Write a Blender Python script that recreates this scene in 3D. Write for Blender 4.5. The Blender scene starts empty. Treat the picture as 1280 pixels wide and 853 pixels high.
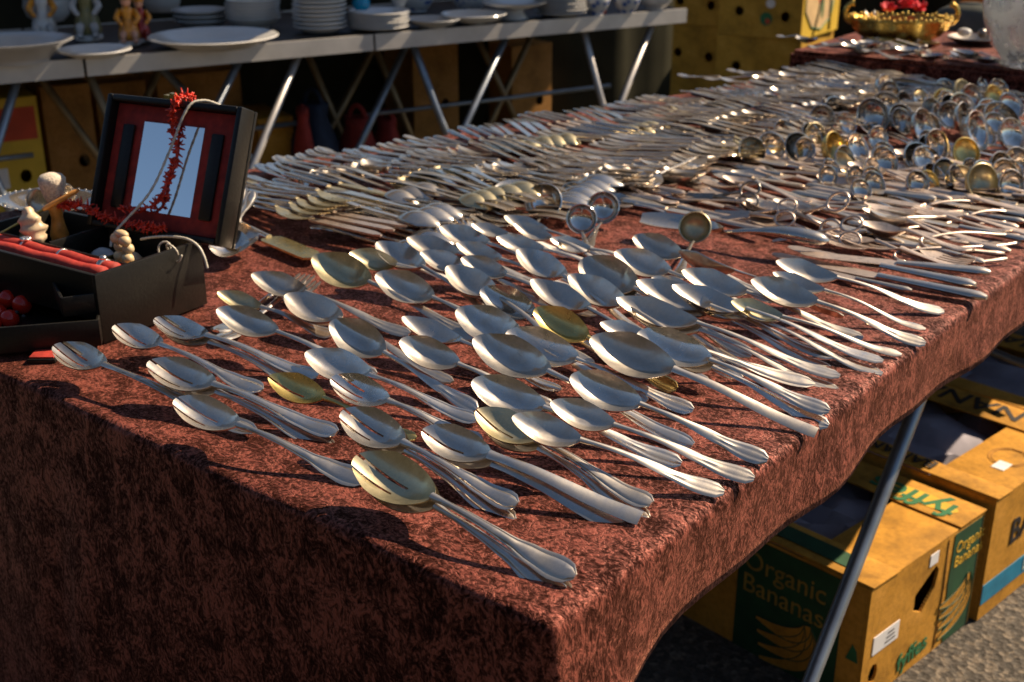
import bpy, bmesh, math, random
import numpy as np
from mathutils import Vector, Matrix
random.seed(7)
R = math.radians
scn = bpy.context.scene
COL = scn.collection
# ---------------------------------------------------------------- camera
# The corner of the near table is the origin of the plan, Y runs along the table, ground at z = 0
ZT = 0.76                                   # table top height
F_PX, CX, CY = 1513.5, 640.0, 426.5         # lens measured on the 1280 px wide photograph
PITCH, YAW = R(21.837), R(38.778)
CAM = Vector((0.4311, -0.5800, 0.5 + ZT))
FW = Vector((-math.sin(YAW)*math.cos(PITCH), math.cos(YAW)*math.cos(PITCH), -math.sin(PITCH)))
RT = Vector((math.cos(YAW), math.sin(YAW), 0))
UP = RT.cross(FW)
cam = bpy.data.cameras.new('camera'); camo = bpy.data.objects.new('camera', cam); COL.objects.link(camo)
cam.sensor_width = 36; cam.lens = F_PX/1280*36; cam.clip_start = 0.02; cam.clip_end = 3000
camo.matrix_world = Matrix.Translation(CAM) @ Matrix((RT, UP, -FW)).transposed().to_4x4()
cam.dof.use_dof = True; cam.dof.focus_distance = 1.08; cam.dof.aperture_fstop = 9.0; cam.dof.aperture_blades = 9
scn.camera = camo
# ---------------------------------------------------------------- sky, sun, exposure
SUN = Vector((0.46, 0.88, 0.95)).normalized()
world = bpy.data.worlds.new('World'); scn.world = world; world.use_nodes = True
wn = world.node_tree; bg = wn.nodes['Background']
sky = wn.nodes.new('ShaderNodeTexSky'); sky.sky_type = 'NISHITA'; sky.sun_disc = False
sky.sun_elevation = math.asin(SUN.z); sky.sun_rotation = math.atan2(SUN.x, SUN.y)
sky.ozone_density = 1.7; sky.dust_density = 0.3; sky.air_density = 1.0; sky.altitude = 50
wn.links.new(sky.outputs[0], bg.inputs[0]); bg.inputs[1].default_value = 0.05
sl = bpy.data.lights.new('sun', 'SUN'); sl.energy = 5.0; sl.angle = R(0.53); sl.color = (1.0, 0.81, 0.59)
so = bpy.data.objects.new('sun', sl); COL.objects.link(so); so.location = (2, 4, 6)
so.rotation_euler = SUN.to_track_quat('Z', 'Y').to_euler()
scn.view_settings.view_transform = 'Standard'; scn.view_settings.look = 'None'
scn.view_settings.exposure = 0.82; scn.view_settings.gamma = 1.0; scn.view_settings.use_curve_mapping = False
scn.render.engine = 'CYCLES'; scn.cycles.use_denoising = True
scn.cycles.max_bounces = 8; scn.cycles.sample_clamp_indirect = 6.0

def at(u, v, z=0.0):
    """point of the photograph's pixel on the level z above the table top"""
    d = FW*F_PX + RT*(u-CX) - UP*(v-CY)
    t = (z + ZT - CAM.z)/d.z
    return CAM + d*t
def on_plane(u, v, p0, n):
    d = FW*F_PX + RT*(u-CX) - UP*(v-CY)
    t = (Vector(p0)-CAM).dot(n)/d.dot(n)
    return CAM + d*t
# ---------------------------------------------------------------- mesh helpers
class MB:
    def __init__(s): s.v = []; s.f = []
    def add(s, vs, fs):
        o = len(s.v); s.v += [tuple(p) for p in vs]; s.f += [tuple(i+o for i in f) for f in fs]; return s
    def box(s, c, d, m=None):
        x, y, z = d[0]/2, d[1]/2, d[2]/2
        vs = [Vector((a*x, b*y, e*z)) for e in (-1, 1) for b in (-1, 1) for a in (-1, 1)]
        if m is not None: vs = [m @ p for p in vs]
        vs = [p+Vector(c) for p in vs]
        return s.add(vs, [(0,2,3,1),(4,5,7,6),(0,1,5,4),(2,6,7,3),(0,4,6,2),(1,3,7,5)])
    def tube(s, pts, r, n=8, cap=True, flat=1.0):
        pts = [Vector(p) for p in pts]; k = len(pts)
        rs = r if hasattr(r, '__len__') else [r]*k
        vs = []; prev = None
        for i, p in enumerate(pts):
            t = (pts[min(i+1, k-1)]-pts[max(i-1, 0)])
            t = t.normalized() if t.length > 1e-9 else Vector((0,0,1))
            a = prev if prev is not None else (Vector((0,0,1)) if abs(t.z) < .9 else Vector((1,0,0)))
            b = t.cross(a).normalized(); a = b.cross(t).normalized(); prev = a
            for j in range(n):
                q = 2*math.pi*j/n
                vs.append(p + (a*math.cos(q)*flat + b*math.sin(q))*rs[i])
        fs = [(i*n+j, i*n+(j+1) % n, (i+1)*n+(j+1) % n, (i+1)*n+j) for i in range(k-1) for j in range(n)]
        if cap: fs += [tuple(range(n))[::-1], tuple(range((k-1)*n, k*n))]
        return s.add(vs, fs)
    def lathe(s, prof, n=24, c=(0,0,0), sx=1.0, sy=1.0, wob=None):
        vs = []
        for r, z in prof:
            for j in range(n):
                q = 2*math.pi*j/n; rr = r*(1 if wob is None else wob(q, z))
                vs.append((c[0]+rr*math.cos(q)*sx, c[1]+rr*math.sin(q)*sy, c[2]+z))
        k = len(prof)
        fs = [(i*n+j, i*n+(j+1) % n, (i+1)*n+(j+1) % n, (i+1)*n+j) for i in range(k-1) for j in range(n)]
        fs += [tuple(range(n))[::-1], tuple(range((k-1)*n, k*n))]
        return s.add(vs, fs)
    def ball(s, c, r, n=10, m=7, sx=1, sy=1, sz=1):
        prof = [(max(1e-4, r*math.sin(math.pi*i/m)), -r*sz*math.cos(math.pi*i/m)) for i in range(m+1)]
        return s.lathe(prof, n, c, sx, sy)
    def thick(s, P, Q, mask=None):
        """two sheets of points joined into one solid, cells off the mask left open"""
        a, b = len(P), len(P[0]); o = len(s.v)
        for G in (P, Q):
            for row in G: s.v += [tuple(p) for p in row]
        I = lambda k, i, j: o + k*a*b + i*b + j
        on = lambda i, j: 0 <= i < a-1 and 0 <= j < b-1 and (mask is None or mask[i][j])
        for i in range(a-1):
            for j in range(b-1):
                if not on(i, j): continue
                s.f.append((I(0,i,j), I(0,i+1,j), I(0,i+1,j+1), I(0,i,j+1)))
                s.f.append((I(1,i,j), I(1,i,j+1), I(1,i+1,j+1), I(1,i+1,j)))
                if not on(i-1, j): s.f.append((I(0,i,j), I(0,i,j+1), I(1,i,j+1), I(1,i,j)))
                if not on(i+1, j): s.f.append((I(0,i+1,j+1), I(0,i+1,j), I(1,i+1,j), I(1,i+1,j+1)))
                if not on(i, j-1): s.f.append((I(0,i+1,j), I(0,i,j), I(1,i,j), I(1,i+1,j)))
                if not on(i, j+1): s.f.append((I(0,i,j+1), I(0,i+1,j+1), I(1,i+1,j+1), I(1,i,j+1)))
        return s
    def mesh(s, name, mat=None, angle=50):
        me = bpy.data.meshes.new(name); me.from_pydata(s.v, [], s.f)
        used = set(i for f in s.f for i in f)
        if len(used) < len(s.v):
            bm = bmesh.new(); bm.from_mesh(me)
            bmesh.ops.delete(bm, geom=[x for x in bm.verts if not x.link_faces], context='VERTS')
            bm.to_mesh(me); bm.free()
        me.polygons.foreach_set('use_smooth', [True]*len(me.polygons))
        if angle: me.set_sharp_from_angle(angle=R(angle))
        if mat: me.materials.append(mat)
        return me
def link(name, me, parent=None, mat=None, M=None):
    o = bpy.data.objects.new(name, me); COL.objects.link(o)
    if parent: o.parent = parent
    if M is not None: o.matrix_local = M
    if mat is not None and me is not None:
        if not me.materials: me.materials.append(mat)
        elif me.materials[0] != mat: o.material_slots[0].link = 'OBJECT'; o.material_slots[0].material = mat
    return o
def tag(o, label=None, cat=None, group=None, kind=None):
    if label: o['label'] = label
    if cat: o['category'] = cat
    if group: o['group'] = group
    if kind: o['kind'] = kind
    return o
def thing(name, label, cat, M=None, group=None):
    return tag(link(name, None, None, None, M if M is not None else Matrix()), label, cat, group)
def frame(o, x, z=(0, 0, 1)):
    """matrix at o with local x along x and local z as near z as it can be"""
    x = Vector(x).normalized(); y = Vector(z).cross(x).normalized(); zz = x.cross(y)
    m = Matrix((x, y, zz)).transposed().to_4x4(); m.translation = Vector(o); return m
def rotz(a): return Matrix.Rotation(a, 4, 'Z')
def T(x, y=None, z=None): return Matrix.Translation(Vector(x) if y is None else Vector((x, y, z)))
# ---------------------------------------------------------------- materials
def nm(name):
    m = bpy.data.materials.new(name); m.use_nodes = True; t = m.node_tree
    return m, t, t.nodes['Principled BSDF'], t.links.new
def node(t, typ, **k):
    n = t.nodes.new(typ)
    for a, b in k.items():
        if a in n.inputs: n.inputs[a].default_value = b
        else: setattr(n, a, b)
    return n
def ramp(t, fac, stops):
    n = t.nodes.new('ShaderNodeValToRGB'); e = n.color_ramp.elements
    while len(e) < len(stops): e.new(.5)
    for x, (p, c) in zip(e, stops):
        x.position = p; x.color = (*c, 1) if hasattr(c, '__len__') else (c, c, c, 1)
    t.links.new(fac, n.inputs[0]); return n.outputs[0]
def bump(t, b, h, strength, dist):
    n = node(t, 'ShaderNodeBump', Strength=strength, Distance=dist); t.links.new(h, n.inputs['Height'])
    t.links.new(n.outputs[0], b.inputs['Normal']); return n
def objco(t): return t.nodes.new('ShaderNodeTexCoord').outputs['Object']
def metal(name, col, r0, r1, dark=0.75, scale=70, tarn=(.45, .33, .2), haze=.24):
    m, t, b, L = nm(name); co = objco(t)
    oi = t.nodes.new('ShaderNodeObjectInfo')
    ad = node(t, 'ShaderNodeVectorMath', operation='ADD'); mu = node(t, 'ShaderNodeVectorMath', operation='SCALE')
    L(oi.outputs['Location'], mu.inputs[0]); mu.inputs['Scale'].default_value = 9; L(co, ad.inputs[0]); L(mu.outputs[0], ad.inputs[1])
    n1 = node(t, 'ShaderNodeTexNoise', Scale=scale, Detail=6.0, Roughness=.65); L(ad.outputs[0], n1.inputs['Vector'])
    n2 = node(t, 'ShaderNodeTexNoise', Scale=scale*12, Detail=3.0); L(ad.outputs[0], n2.inputs['Vector'])
    hv = t.nodes.new('ShaderNodeHueSaturation'); mr = node(t, 'ShaderNodeMapRange'); L(oi.outputs['Random'], mr.inputs[0]); mr.inputs[3].default_value = .72; mr.inputs[4].default_value = 1.12; L(mr.outputs[0], hv.inputs['Value'])
    c2 = tuple(a*dark*.6+a*dark*.4*k/.45 for a, k in zip(col, tarn))
    L(ramp(t, n1.outputs[0], [(.36, c2), (.56, col), (1, col)]), hv.inputs['Color']); L(hv.outputs[0], b.inputs['Base Color'])
    L(ramp(t, n1.outputs[0], [(.3, r1), (.65, r0)]), b.inputs['Roughness'])
    b.inputs['Metallic'].default_value = 1
    bp_ = bump(t, b, n2.outputs[0], .06, .0006)
    if haze:                                          # fine scratches: a second, wide lobe over the polish
        h = t.nodes.new('ShaderNodeBsdfPrincipled'); h.inputs['Metallic'].default_value = 1; h.inputs['Roughness'].default_value = .47
        h.inputs['Base Color'].default_value = (*[min(.95, c*1.18) for c in col], 1); L(bp_.outputs[0], h.inputs['Normal'])
        mx = t.nodes.new('ShaderNodeMixShader'); L(ramp(t, n1.outputs[0], [(.35, min(1, haze*1.35)), (.65, haze*.75)]), mx.inputs[0])
        L(b.outputs[0], mx.inputs[1]); L(h.outputs[0], mx.inputs[2]); L(mx.outputs[0], t.nodes['Material Output'].inputs['Surface'])
    return m
def simple(name, col, rough=.5, metallic=0, var=.25, scale=30, bmp=0.0, bd=.001, **k):
    m, t, b, L = nm(name); co = objco(t)
    n = node(t, 'ShaderNodeTexNoise', Scale=scale, Detail=5.0); L(co, n.inputs['Vector'])
    lo = tuple(c*(1-var) for c in col); hi = tuple(min(1, c*(1+var)) for c in col)
    L(ramp(t, n.outputs[0], [(.3, lo), (.7, hi)]), b.inputs['Base Color'])
    b.inputs['Roughness'].default_value = rough; b.inputs['Metallic'].default_value = metallic
    for a, v in k.items(): b.inputs[a.replace('_', ' ')].default_value = v
    if bmp: bump(t, b, n.outputs[0], bmp, bd)
    return m
SILVER = metal('silver', (.72, .66, .58), .06, .17, haze=.27)
SILVER_DULL = metal('silver_dull', (.66, .59, .50), .10, .24, .65, 55, haze=.38)
SILVER_MIRROR = metal('silver_polished', (.74, .69, .62), .06, .15, .8, haze=.15)
LADLE_MIRROR = metal('ladle_polish', (.78, .73, .66), .03, .08, .75, haze=.05)
GILT = metal('gilt_silver', (.72, .56, .22), .16, .30, .8)
GILT_DULL = metal('gilt_worn', (.60, .52, .33), .16, .30, .75, haze=.5)
STEEL = metal('steel_warm', (.56, .455, .375), .24, .38, .7, haze=.72)
DARKSTEEL = metal('dark_steel', (.30, .27, .24), .25, .4)
BRASS = metal('brass', (.62, .42, .10), .2, .4, .5)
ALU = simple('aluminium_edge', (.62, .58, .53), .42, .6, .12, 12)
LEGM = simple('grey_steel_tube', (.30, .33, .36), .38, .7, .2, 20)
LEGB = simple('bronze_steel_tube', (.33, .24, .13), .45, .6, .25, 20)
BOARD = simple('dark_table_board', (.07, .055, .045), .6, 0, .3, 8)
LEATHER = simple('black_leather', (.009, .0078, .0058), .40, 0, .3, 260, .35, .0006, Specular_IOR_Level=.3)
LEATHER_RIM = simple('worn_leather_edge', (.10, .08, .055), .45, 0, .3, 120)
REDLINING = simple('dark_red_lining', (.30, .022, .012), .8, 0, .3, 90, .3, .001)
REDROLL = simple('red_velvet_roll', (.36, .028, .016), .75, 0, .25, 150, .3, .001)
CORAL = simple('red_coral', (.62, .035, .012), .38, 0, .3, 200)
REDBEAD = simple('red_glass_bead', (.58, .02, .008), .12, 0, .15, 60)
PEARL = simple('pearl_cord', (.55, .50, .40), .4, 0, .2, 300)
CREAM = simple('cream_carving', (.62, .46, .25), .45, 0, .2, 90)
SHELLM = simple('shell_cream', (.60, .45, .28), .4, 0, .3, 60)
BRISTLE = simple('cream_bristle', (.62, .52, .40), .8, 0, .3, 400, .6, .002)
AMBER = simple('amber_handle', (.55, .24, .05), .25, 0, .3, 80)
PORC = simple('white_porcelain', (.62, .60, .56), .18, 0, .06, 15)
PORC_GREY = simple('grey_porcelain', (.45, .44, .42), .22, 0, .1, 15)
PORC_BLUE = simple('blue_glaze', (.04, .13, .42), .2, 0, .2, 25)
TURQ = simple('turquoise_glass', (.0, .23, .42), .1, 0, .15, 20)
YGLAZE = simple('yellow_glaze', (.60, .24, .02), .3, 0, .35, 60)
RGLAZE = simple('dark_red_glaze', (.28, .02, .012), .3, 0, .3, 60)
SKINGLAZE = simple('pink_glaze', (.60, .30, .19), .35, 0, .12, 60)
GREENGLAZE = simple('olive_glaze', (.22, .19, .07), .35, 0, .35, 45)
def cardboard(name, col):
    m, t, b, L = nm(name); co = objco(t)
    n = node(t, 'ShaderNodeTexNoise', Scale=7.0, Detail=6.0, Roughness=.65); L(co, n.inputs['Vector'])
    f = node(t, 'ShaderNodeTexNoise', Scale=95.0, Detail=4.0); L(co, f.inputs['Vector'])
    lo = tuple(c*.55 for c in col); hi = tuple(min(1, c*1.2+.02) for c in col)
    c1 = ramp(t, n.outputs[0], [(.32, lo), (.5, col), (.70, hi)])
    mx = node(t, 'ShaderNodeMix', data_type='RGBA', blend_type='MULTIPLY'); mx.inputs[0].default_value = .55
    L(c1, mx.inputs[6]); L(ramp(t, f.outputs[0], [(.3, (.62, .6, .58)), (.55, (1, 1, 1))]), mx.inputs[7]); L(mx.outputs[2], b.inputs['Base Color'])
    w = node(t, 'ShaderNodeTexWave', Scale=75.0, Distortion=1.5); L(co, w.inputs['Vector'])
    b.inputs['Roughness'].default_value = .75; b.inputs['Specular IOR Level'].default_value = .25
    ad = node(t, 'ShaderNodeMath', operation='MULTIPLY_ADD'); L(w.outputs['Fac'], ad.inputs[0]); ad.inputs[1].default_value = .15; L(n.outputs[0], ad.inputs[2])
    bump(t, b, ad.outputs[0], .35, .012); return m
CARD = cardboard('banana_cardboard', (.55, .26, .030))
CARD_DARK = cardboard('brown_cardboard', (.42, .20, .05))
CARD_DULL = cardboard('dull_fruit_cardboard', (.52, .29, .035))
CARD_YEL = simple('yellow_cardboard', (.62, .40, .03), .7, 0, .12, 14)
CARD_PALE = simple('pale_printed_cardboard', (.62, .42, .20), .7, 0, .14, 14)
CARD_RED = simple('red_print', (.5, .06, .02), .7, 0, .2, 14)
GREENPRINT = simple('dark_green_print', (.012, .060, .022), .6, 0, .25, 30)
GREENINK = simple('green_ink', (.02, .14, .05), .6, 0, .2, 30)
YELINK = simple('yellow_ink', (.62, .36, .02), .6, 0, .15, 30)
SHADEINK = simple('shaded_yellow_ink', (.30, .19, .03), .6, 0, .3, 30)  # yellow ink with the near end's shade put into its colour
BLACKINK = simple('black_ink', (.02, .015, .012), .6, 0, .2, 30)
BLUEPRINT = simple('blue_print', (.01, .18, .30), .6, 0, .2, 30)
PALEINK = simple('pale_ink', (.45, .50, .42), .6, 0, .15, 30)
WHITELABEL = simple('white_paper_label', (.72, .70, .68), .6, 0, .05, 30)
PAPER = simple('grey_lilac_paper', (.34, .31, .35), .8, 0, .25, 12)
HOLE = simple('inside_of_box', (.03, .02, .012), .9, 0, .2, 20)
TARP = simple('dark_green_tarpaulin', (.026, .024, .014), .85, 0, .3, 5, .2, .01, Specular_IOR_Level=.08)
BAGCLOTH = simple('dark_blue_bag', (.015, .025, .05), .8, 0, .3, 25)
REDCLOTH = simple('red_cloth', (.32, .03, .02), .8, 0, .3, 25)
GREYCLOTH = simple('dark_grey_cloth', (.07, .075, .06), .85, 0, .3, 20)
ORANGEM = simple('orange_plastic', (.50, .14, .012), .5, 0, .12, 6)
FLOWER = simple('red_silk_petals', (.62, .015, .03), .7, 0, .3, 90)
LEAFM = simple('green_leaf', (.05, .10, .03), .6, 0, .3, 50)
def mirror_mat():
    m, t, b, L = nm('mirror_glass'); b.inputs['Metallic'].default_value = 1; b.inputs['Roughness'].default_value = .02
    b.inputs['Base Color'].default_value = (.88, .9, .9, 1); return m
MIRROR = mirror_mat()
def glass_mat():
    m, t, b, L = nm('frosted_cut_glass'); co = objco(t)
    b.inputs['Base Color'].default_value = (.85, .88, .88, 1); b.inputs['Transmission Weight'].default_value = .75
    b.inputs['IOR'].default_value = 1.45
    n = node(t, 'ShaderNodeTexNoise', Scale=28.0, Detail=4.0); L(co, n.inputs['Vector'])
    L(ramp(t, n.outputs[0], [(.4, .05), (.6, .55)]), b.inputs['Roughness'])
    bump(t, b, n.outputs[0], .3, .003); return m
GLASS = glass_mat()
def canvas():
    m, t, b, L = nm('off_white_canvas'); b.inputs['Base Color'].default_value = (.62, .58, .50, 1); b.inputs['Roughness'].default_value = .9
    tr = t.nodes.new('ShaderNodeBsdfTranslucent'); tr.inputs[0].default_value = (.55, .50, .42, 1); mx = t.nodes.new('ShaderNodeMixShader'); mx.inputs[0].default_value = .22
    L(b.outputs[0], mx.inputs[1]); L(tr.outputs[0], mx.inputs[2]); L(mx.outputs[0], t.nodes['Material Output'].inputs['Surface']); return m
CANVAS = canvas()
def blue_pattern():
    m, t, b, L = nm('blue_flower_porcelain'); co = objco(t)
    n = node(t, 'ShaderNodeTexVoronoi', Scale=42.0); L(co, n.inputs['Vector'])
    L(ramp(t, n.outputs['Distance'], [(.28, (.03, .10, .33)), (.42, (.62, .60, .57))]), b.inputs['Base Color'])
    b.inputs['Roughness'].default_value = .2; return m
PORC_PAT = blue_pattern()
def velvet():
    """crushed velvet: the nap lies in short crushed tufts, some laid flat and dark, some upright and pale"""
    m, t, b, L = nm('crushed_velvet'); co = objco(t)
    mp = node(t, 'ShaderNodeMapping'); L(co, mp.inputs[0]); mp.inputs['Rotation'].default_value = (0, 0, R(25)); mp.inputs['Scale'].default_value = (.8, 1.0, .6)
    w = node(t, 'ShaderNodeTexNoise', Scale=55.0, Detail=3.0); L(mp.outputs[0], w.inputs['Vector'])
    sc = node(t, 'ShaderNodeVectorMath', operation='SCALE'); L(w.outputs['Color'], sc.inputs[0]); sc.inputs['Scale'].default_value = .018
    ad = node(t, 'ShaderNodeVectorMath', operation='ADD'); L(mp.outputs[0], ad.inputs[0]); L(sc.outputs[0], ad.inputs[1])
    n = node(t, 'ShaderNodeTexNoise', Scale=330.0, Detail=3.0, Roughness=.6); L(ad.outputs[0], n.inputs['Vector'])
    big = node(t, 'ShaderNodeTexNoise', Scale=46.0, Detail=6.0, Roughness=.68, Distortion=.6); L(ad.outputs[0], big.inputs['Vector'])
    hf = node(t, 'ShaderNodeMath', operation='MULTIPLY'); L(n.outputs[0], hf.inputs[0]); hf.inputs[1].default_value = .55
    mx = node(t, 'ShaderNodeMath', operation='MULTIPLY_ADD'); L(big.outputs[0], mx.inputs[0]); mx.inputs[1].default_value = .50; L(hf.outputs[0], mx.inputs[2])
    h = mx.outputs[0]
    L(ramp(t, h, [(.44, (.013, .0032, .002)), (.525, (.046, .0108, .0068)), (.62, (.23, .062, .041))]), b.inputs['Base Color'])
    b.inputs['Specular Tint'].default_value = (1, .35, .25, 1)
    b.inputs['Sheen Weight'].default_value = .24; b.inputs['Sheen Roughness'].default_value = .35
    b.inputs['Sheen Tint'].default_value = (1, .38, .25, 1)
    L(ramp(t, h, [(.46, .08), (.59, 1.0)]), b.inputs['Specular IOR Level'])
    L(ramp(t, h, [(.45, .75), (.62, .42)]), b.inputs['Roughness'])
    bump(t, b, h, .9, .0042); return m
VELVET = velvet()
def asphalt():
    m, t, b, L = nm('asphalt'); co = objco(t)
    n = node(t, 'ShaderNodeTexNoise', Scale=140.0, Detail=6.0, Roughness=.7); L(co, n.inputs['Vector'])
    v = node(t, 'ShaderNodeTexVoronoi', Scale=95.0); L(co, v.inputs['Vector'])
    c1 = ramp(t, n.outputs[0], [(.3, (.04, .034, .026)), (.5, (.10, .083, .064)), (.72, (.20, .17, .135))])
    bw = node(t, 'ShaderNodeRGBToBW'); L(v.outputs['Color'], bw.inputs[0])
    st = node(t, 'ShaderNodeMix', data_type='RGBA', blend_type='MULTIPLY'); st.inputs[0].default_value = .9; L(c1, st.inputs[6])
    L(ramp(t, bw.outputs[0], [(.2, (.45, .44, .42)), (.55, (.9, .9, .9)), (.8, (1.9, 1.8, 1.65))]), st.inputs[7])
    big = node(t, 'ShaderNodeTexNoise', Scale=2.2, Detail=5.0); L(co, big.inputs['Vector'])
    s2 = node(t, 'ShaderNodeMix', data_type='RGBA', blend_type='MULTIPLY'); s2.inputs[0].default_value = 1; L(st.outputs[2], s2.inputs[6]); L(ramp(t, big.outputs[0], [(.35, (.62, .6, .58)), (.6, (1.05, 1.05, 1.05))]), s2.inputs[7])
    L(s2.outputs[2], b.inputs['Base Color'])
    b.inputs['Roughness'].default_value = .85
    mx = node(t, 'ShaderNodeMath', operation='ADD'); L(n.outputs[0], mx.inputs[0]); L(v.outputs['Distance'], mx.inputs[1])
    bump(t, b, mx.outputs[0], .8, .006); return m
ASPHALT = asphalt()
# ---------------------------------------------------------------- ground
g = MB(); N = 24; ext = [-1500, -300, -60, -15] + [-8+i for i in range(0, 25)] + [30, 60, 300, 1500]
vs = [(x, y, 0) for y in ext for x in ext]; k = len(ext)
g.add(vs, [(j*k+i, j*k+i+1, (j+1)*k+i+1, (j+1)*k+i) for j in range(k-1) for i in range(k-1)])
tag(link('ground', g.mesh('ground', ASPHALT)), kind='structure')
# ---------------------------------------------------------------- near table and its velvet cloth
def leg_bar(p, q, r=.014, n=10): return MB().tube([p, q], r, n)
def back_x(y): return -1.345 + .197*min(2.0, max(0, y))           # the far long side of the cloth
LEN = 3.9
tb = thing('market_table', 'long trestle table hidden under the dark red velvet cloth', 'table')
top = MB()
def slab(mb, poly, z0, z1):
    n = len(poly)
    mb.add([(x, y, z0) for x, y in poly]+[(x, y, z1) for x, y in poly],
           [tuple(range(n))[::-1], tuple(range(n, 2*n))]+[(i, (i+1) % n, n+(i+1) % n, n+i) for i in range(n)]); return mb
slab(top, [(-.012, .012), (-.012, LEN-.01), (back_x(LEN)+.012, LEN-.01), (back_x(2)+.012, 2.0), (back_x(0)+.012, .012)], ZT-.03, ZT-.006)
link('tabletop', top.mesh('tabletop', BOARD), tb)
for (x, y1, z1, y0) in ((-.12, 1.254, ZT-.03, .615), (-1.10, 1.36, ZT-.03, .742), (-1.10, .55, ZT-.03, 1.17), (-.12, 3.1, ZT-.03, 2.48), (-.70, 3.1, ZT-.03, 2.48), (-.16, 2.3, ZT-.03, 2.92), (-.74, 2.3, ZT-.03, 2.92)):
    if (y1, y0) == (.55, 1.17): x -= .05
    link('leg', leg_bar((x, y1, z1), (x, y0, 0.0), .0108).mesh('leg', LEGM), tb)
link('crossbar', leg_bar((-.12, 1.30, ZT-.10), (-1.10, 1.30, ZT-.10), .010).mesh('crossbar', LEGM), tb)
link('crossbar', leg_bar((-.12, 1.75, .33), (-.9, 2.05, .33), .008).mesh('crossbar', LEGM), tb)
def smooth(a, b, x):
    x = min(1, max(0, (x-a)/(b-a))); return x*x*(3-2*x)
def cloth():
    """the cloth laid over the table edges: past an edge its points go down the side"""
    mb = MB(); rr = .009
    fr = .50                                          # drop of the front
    def side(y):                                      # drop of the right side
        return .090 + .004*math.sin(y*7.0+.6) + .003*math.sin(y*17+1)+ .03*(1-smooth(.0, .25, y))
    A = [-1+.025*i for i in range(0, 41)]; A = [a*1.0 for a in A]      # across: -1 .. 0 on the top
    ov = [0.006, .012, .018, .024, .032, .042, .055, .07, .085, .1]
    a_co = [('L', o) for o in reversed(ov)]+[('T', (i/48)) for i in range(49)]+[('R', o) for o in ov]
    fy = [.004, .009, .014, .02, .03, .045, .065, .09, .13, .18, .24, .30, .36, .42, .50]
    b_co = [('F', o) for o in reversed(fy)]+[('T', i*.03) for i in range(int(LEN/.03)+1)]+[('B', .01), ('B', .02), ('B', .1), ('B', .3)]
    def fold(d):                                      # (out, down) after arc length d past the edge
        q = rr*math.pi/2
        if d < q: return rr*math.sin(d/rr), rr*(1-math.cos(d/rr))
        return rr + (d-q)*.03, rr+(d-q)
    vs = []
    for kb, b in b_co:
        y = 0 if kb == 'F' else (LEN if kb == 'B' else b)
        for ka, a in a_co:
            xl, xr = back_x(y), 0.0
            x = xl if ka == 'L' else (xr if ka == 'R' else xl+(xr-xl)*a)
            da = (a if ka == 'L' else a/.1*side(y) if ka == 'R' else 0); db = b if kb in 'FB' else 0
            if ka == 'R' and kb == 'F': da = a/.1*.14
            sx = 1 if ka == 'R' else -1; sy = -1 if kb == 'F' else 1
            d = math.hypot(da, db)
            z = ZT + .0016*math.sin(x*23+y*9)*math.sin(y*17-x*6)
            if d > 0:
                out, dn = fold(d)
                px = x + sx*out*da/d; py = y + sy*out*db/d; z -= dn
                if db > .05 and kb == 'F':            # folds of the long front drop
                    w = smooth(.03, .30, db)
                    py -= w*(.010*math.sin(x*9.5+.7)+.010*math.exp(-((x+.585)/.022)**2)-.012*math.exp(-((x+.63)/.03)**2)) + .006*w
                if ka == 'R': px += smooth(.02, .12, da)*(.006*math.sin(y*13+2)+.004*math.sin(y*31)) 
                x, y2 = px, py
            else: y2 = y
            vs.append((x, y2, z))
    n = len(a_co)
    mb.add(vs, [(j*n+i, j*n+i+1, (j+1)*n+i+1, (j+1)*n+i) for j in range(len(b_co)-1) for i in range(n-1)])
    me = mb.mesh('velvet_tablecloth', VELVET, 0)
    o = link('velvet_tablecloth', me)
    md = o.modifiers.new('thickness', 'SOLIDIFY'); md.thickness = .0035; md.offset = -1
    return tag(o, 'dark red crushed velvet cloth draped over the long market table', 'tablecloth')
cloth()
# ---------------------------------------------------------------- cutlery meshes
CACHE = {}
def lerp_tab(tab, s):
    for (a, p), (b, q) in zip(tab, tab[1:]):
        if s <= b:
            w = (s-a)/(b-a) if b > a else 0; w = w*w*(3-2*w); return p+(q-p)*w
    return tab[-1][1]
HANDLES = {
 'plain':   [(0, .0029), (.10, .0023), (.30, .0028), (.60, .0052), (.88, .0088), (.96, .0078), (1, .0030)],
 'fiddle':  [(0, .0030), (.12, .0022), (.35, .0029), (.55, .0042), (.72, .0078), (.86, .0100), (.90, .0092), (.925, .0102), (.965, .0075), (1, .0022)],
 'thread':  [(0, .0032), (.12, .0024), (.40, .0034), (.70, .0066), (.90, .0088), (.97, .0074), (1, .0034)],
 'straight':[(0, .0042), (.08, .0036), (.30, .0044), (.70, .0058), (.97, .0064), (1, .0060)],
 'slim':    [(0, .0024), (.10, .0019), (.40, .0024), (.70, .0038), (.90, .0056), (.97, .0048), (1, .0018)],
}
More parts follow.
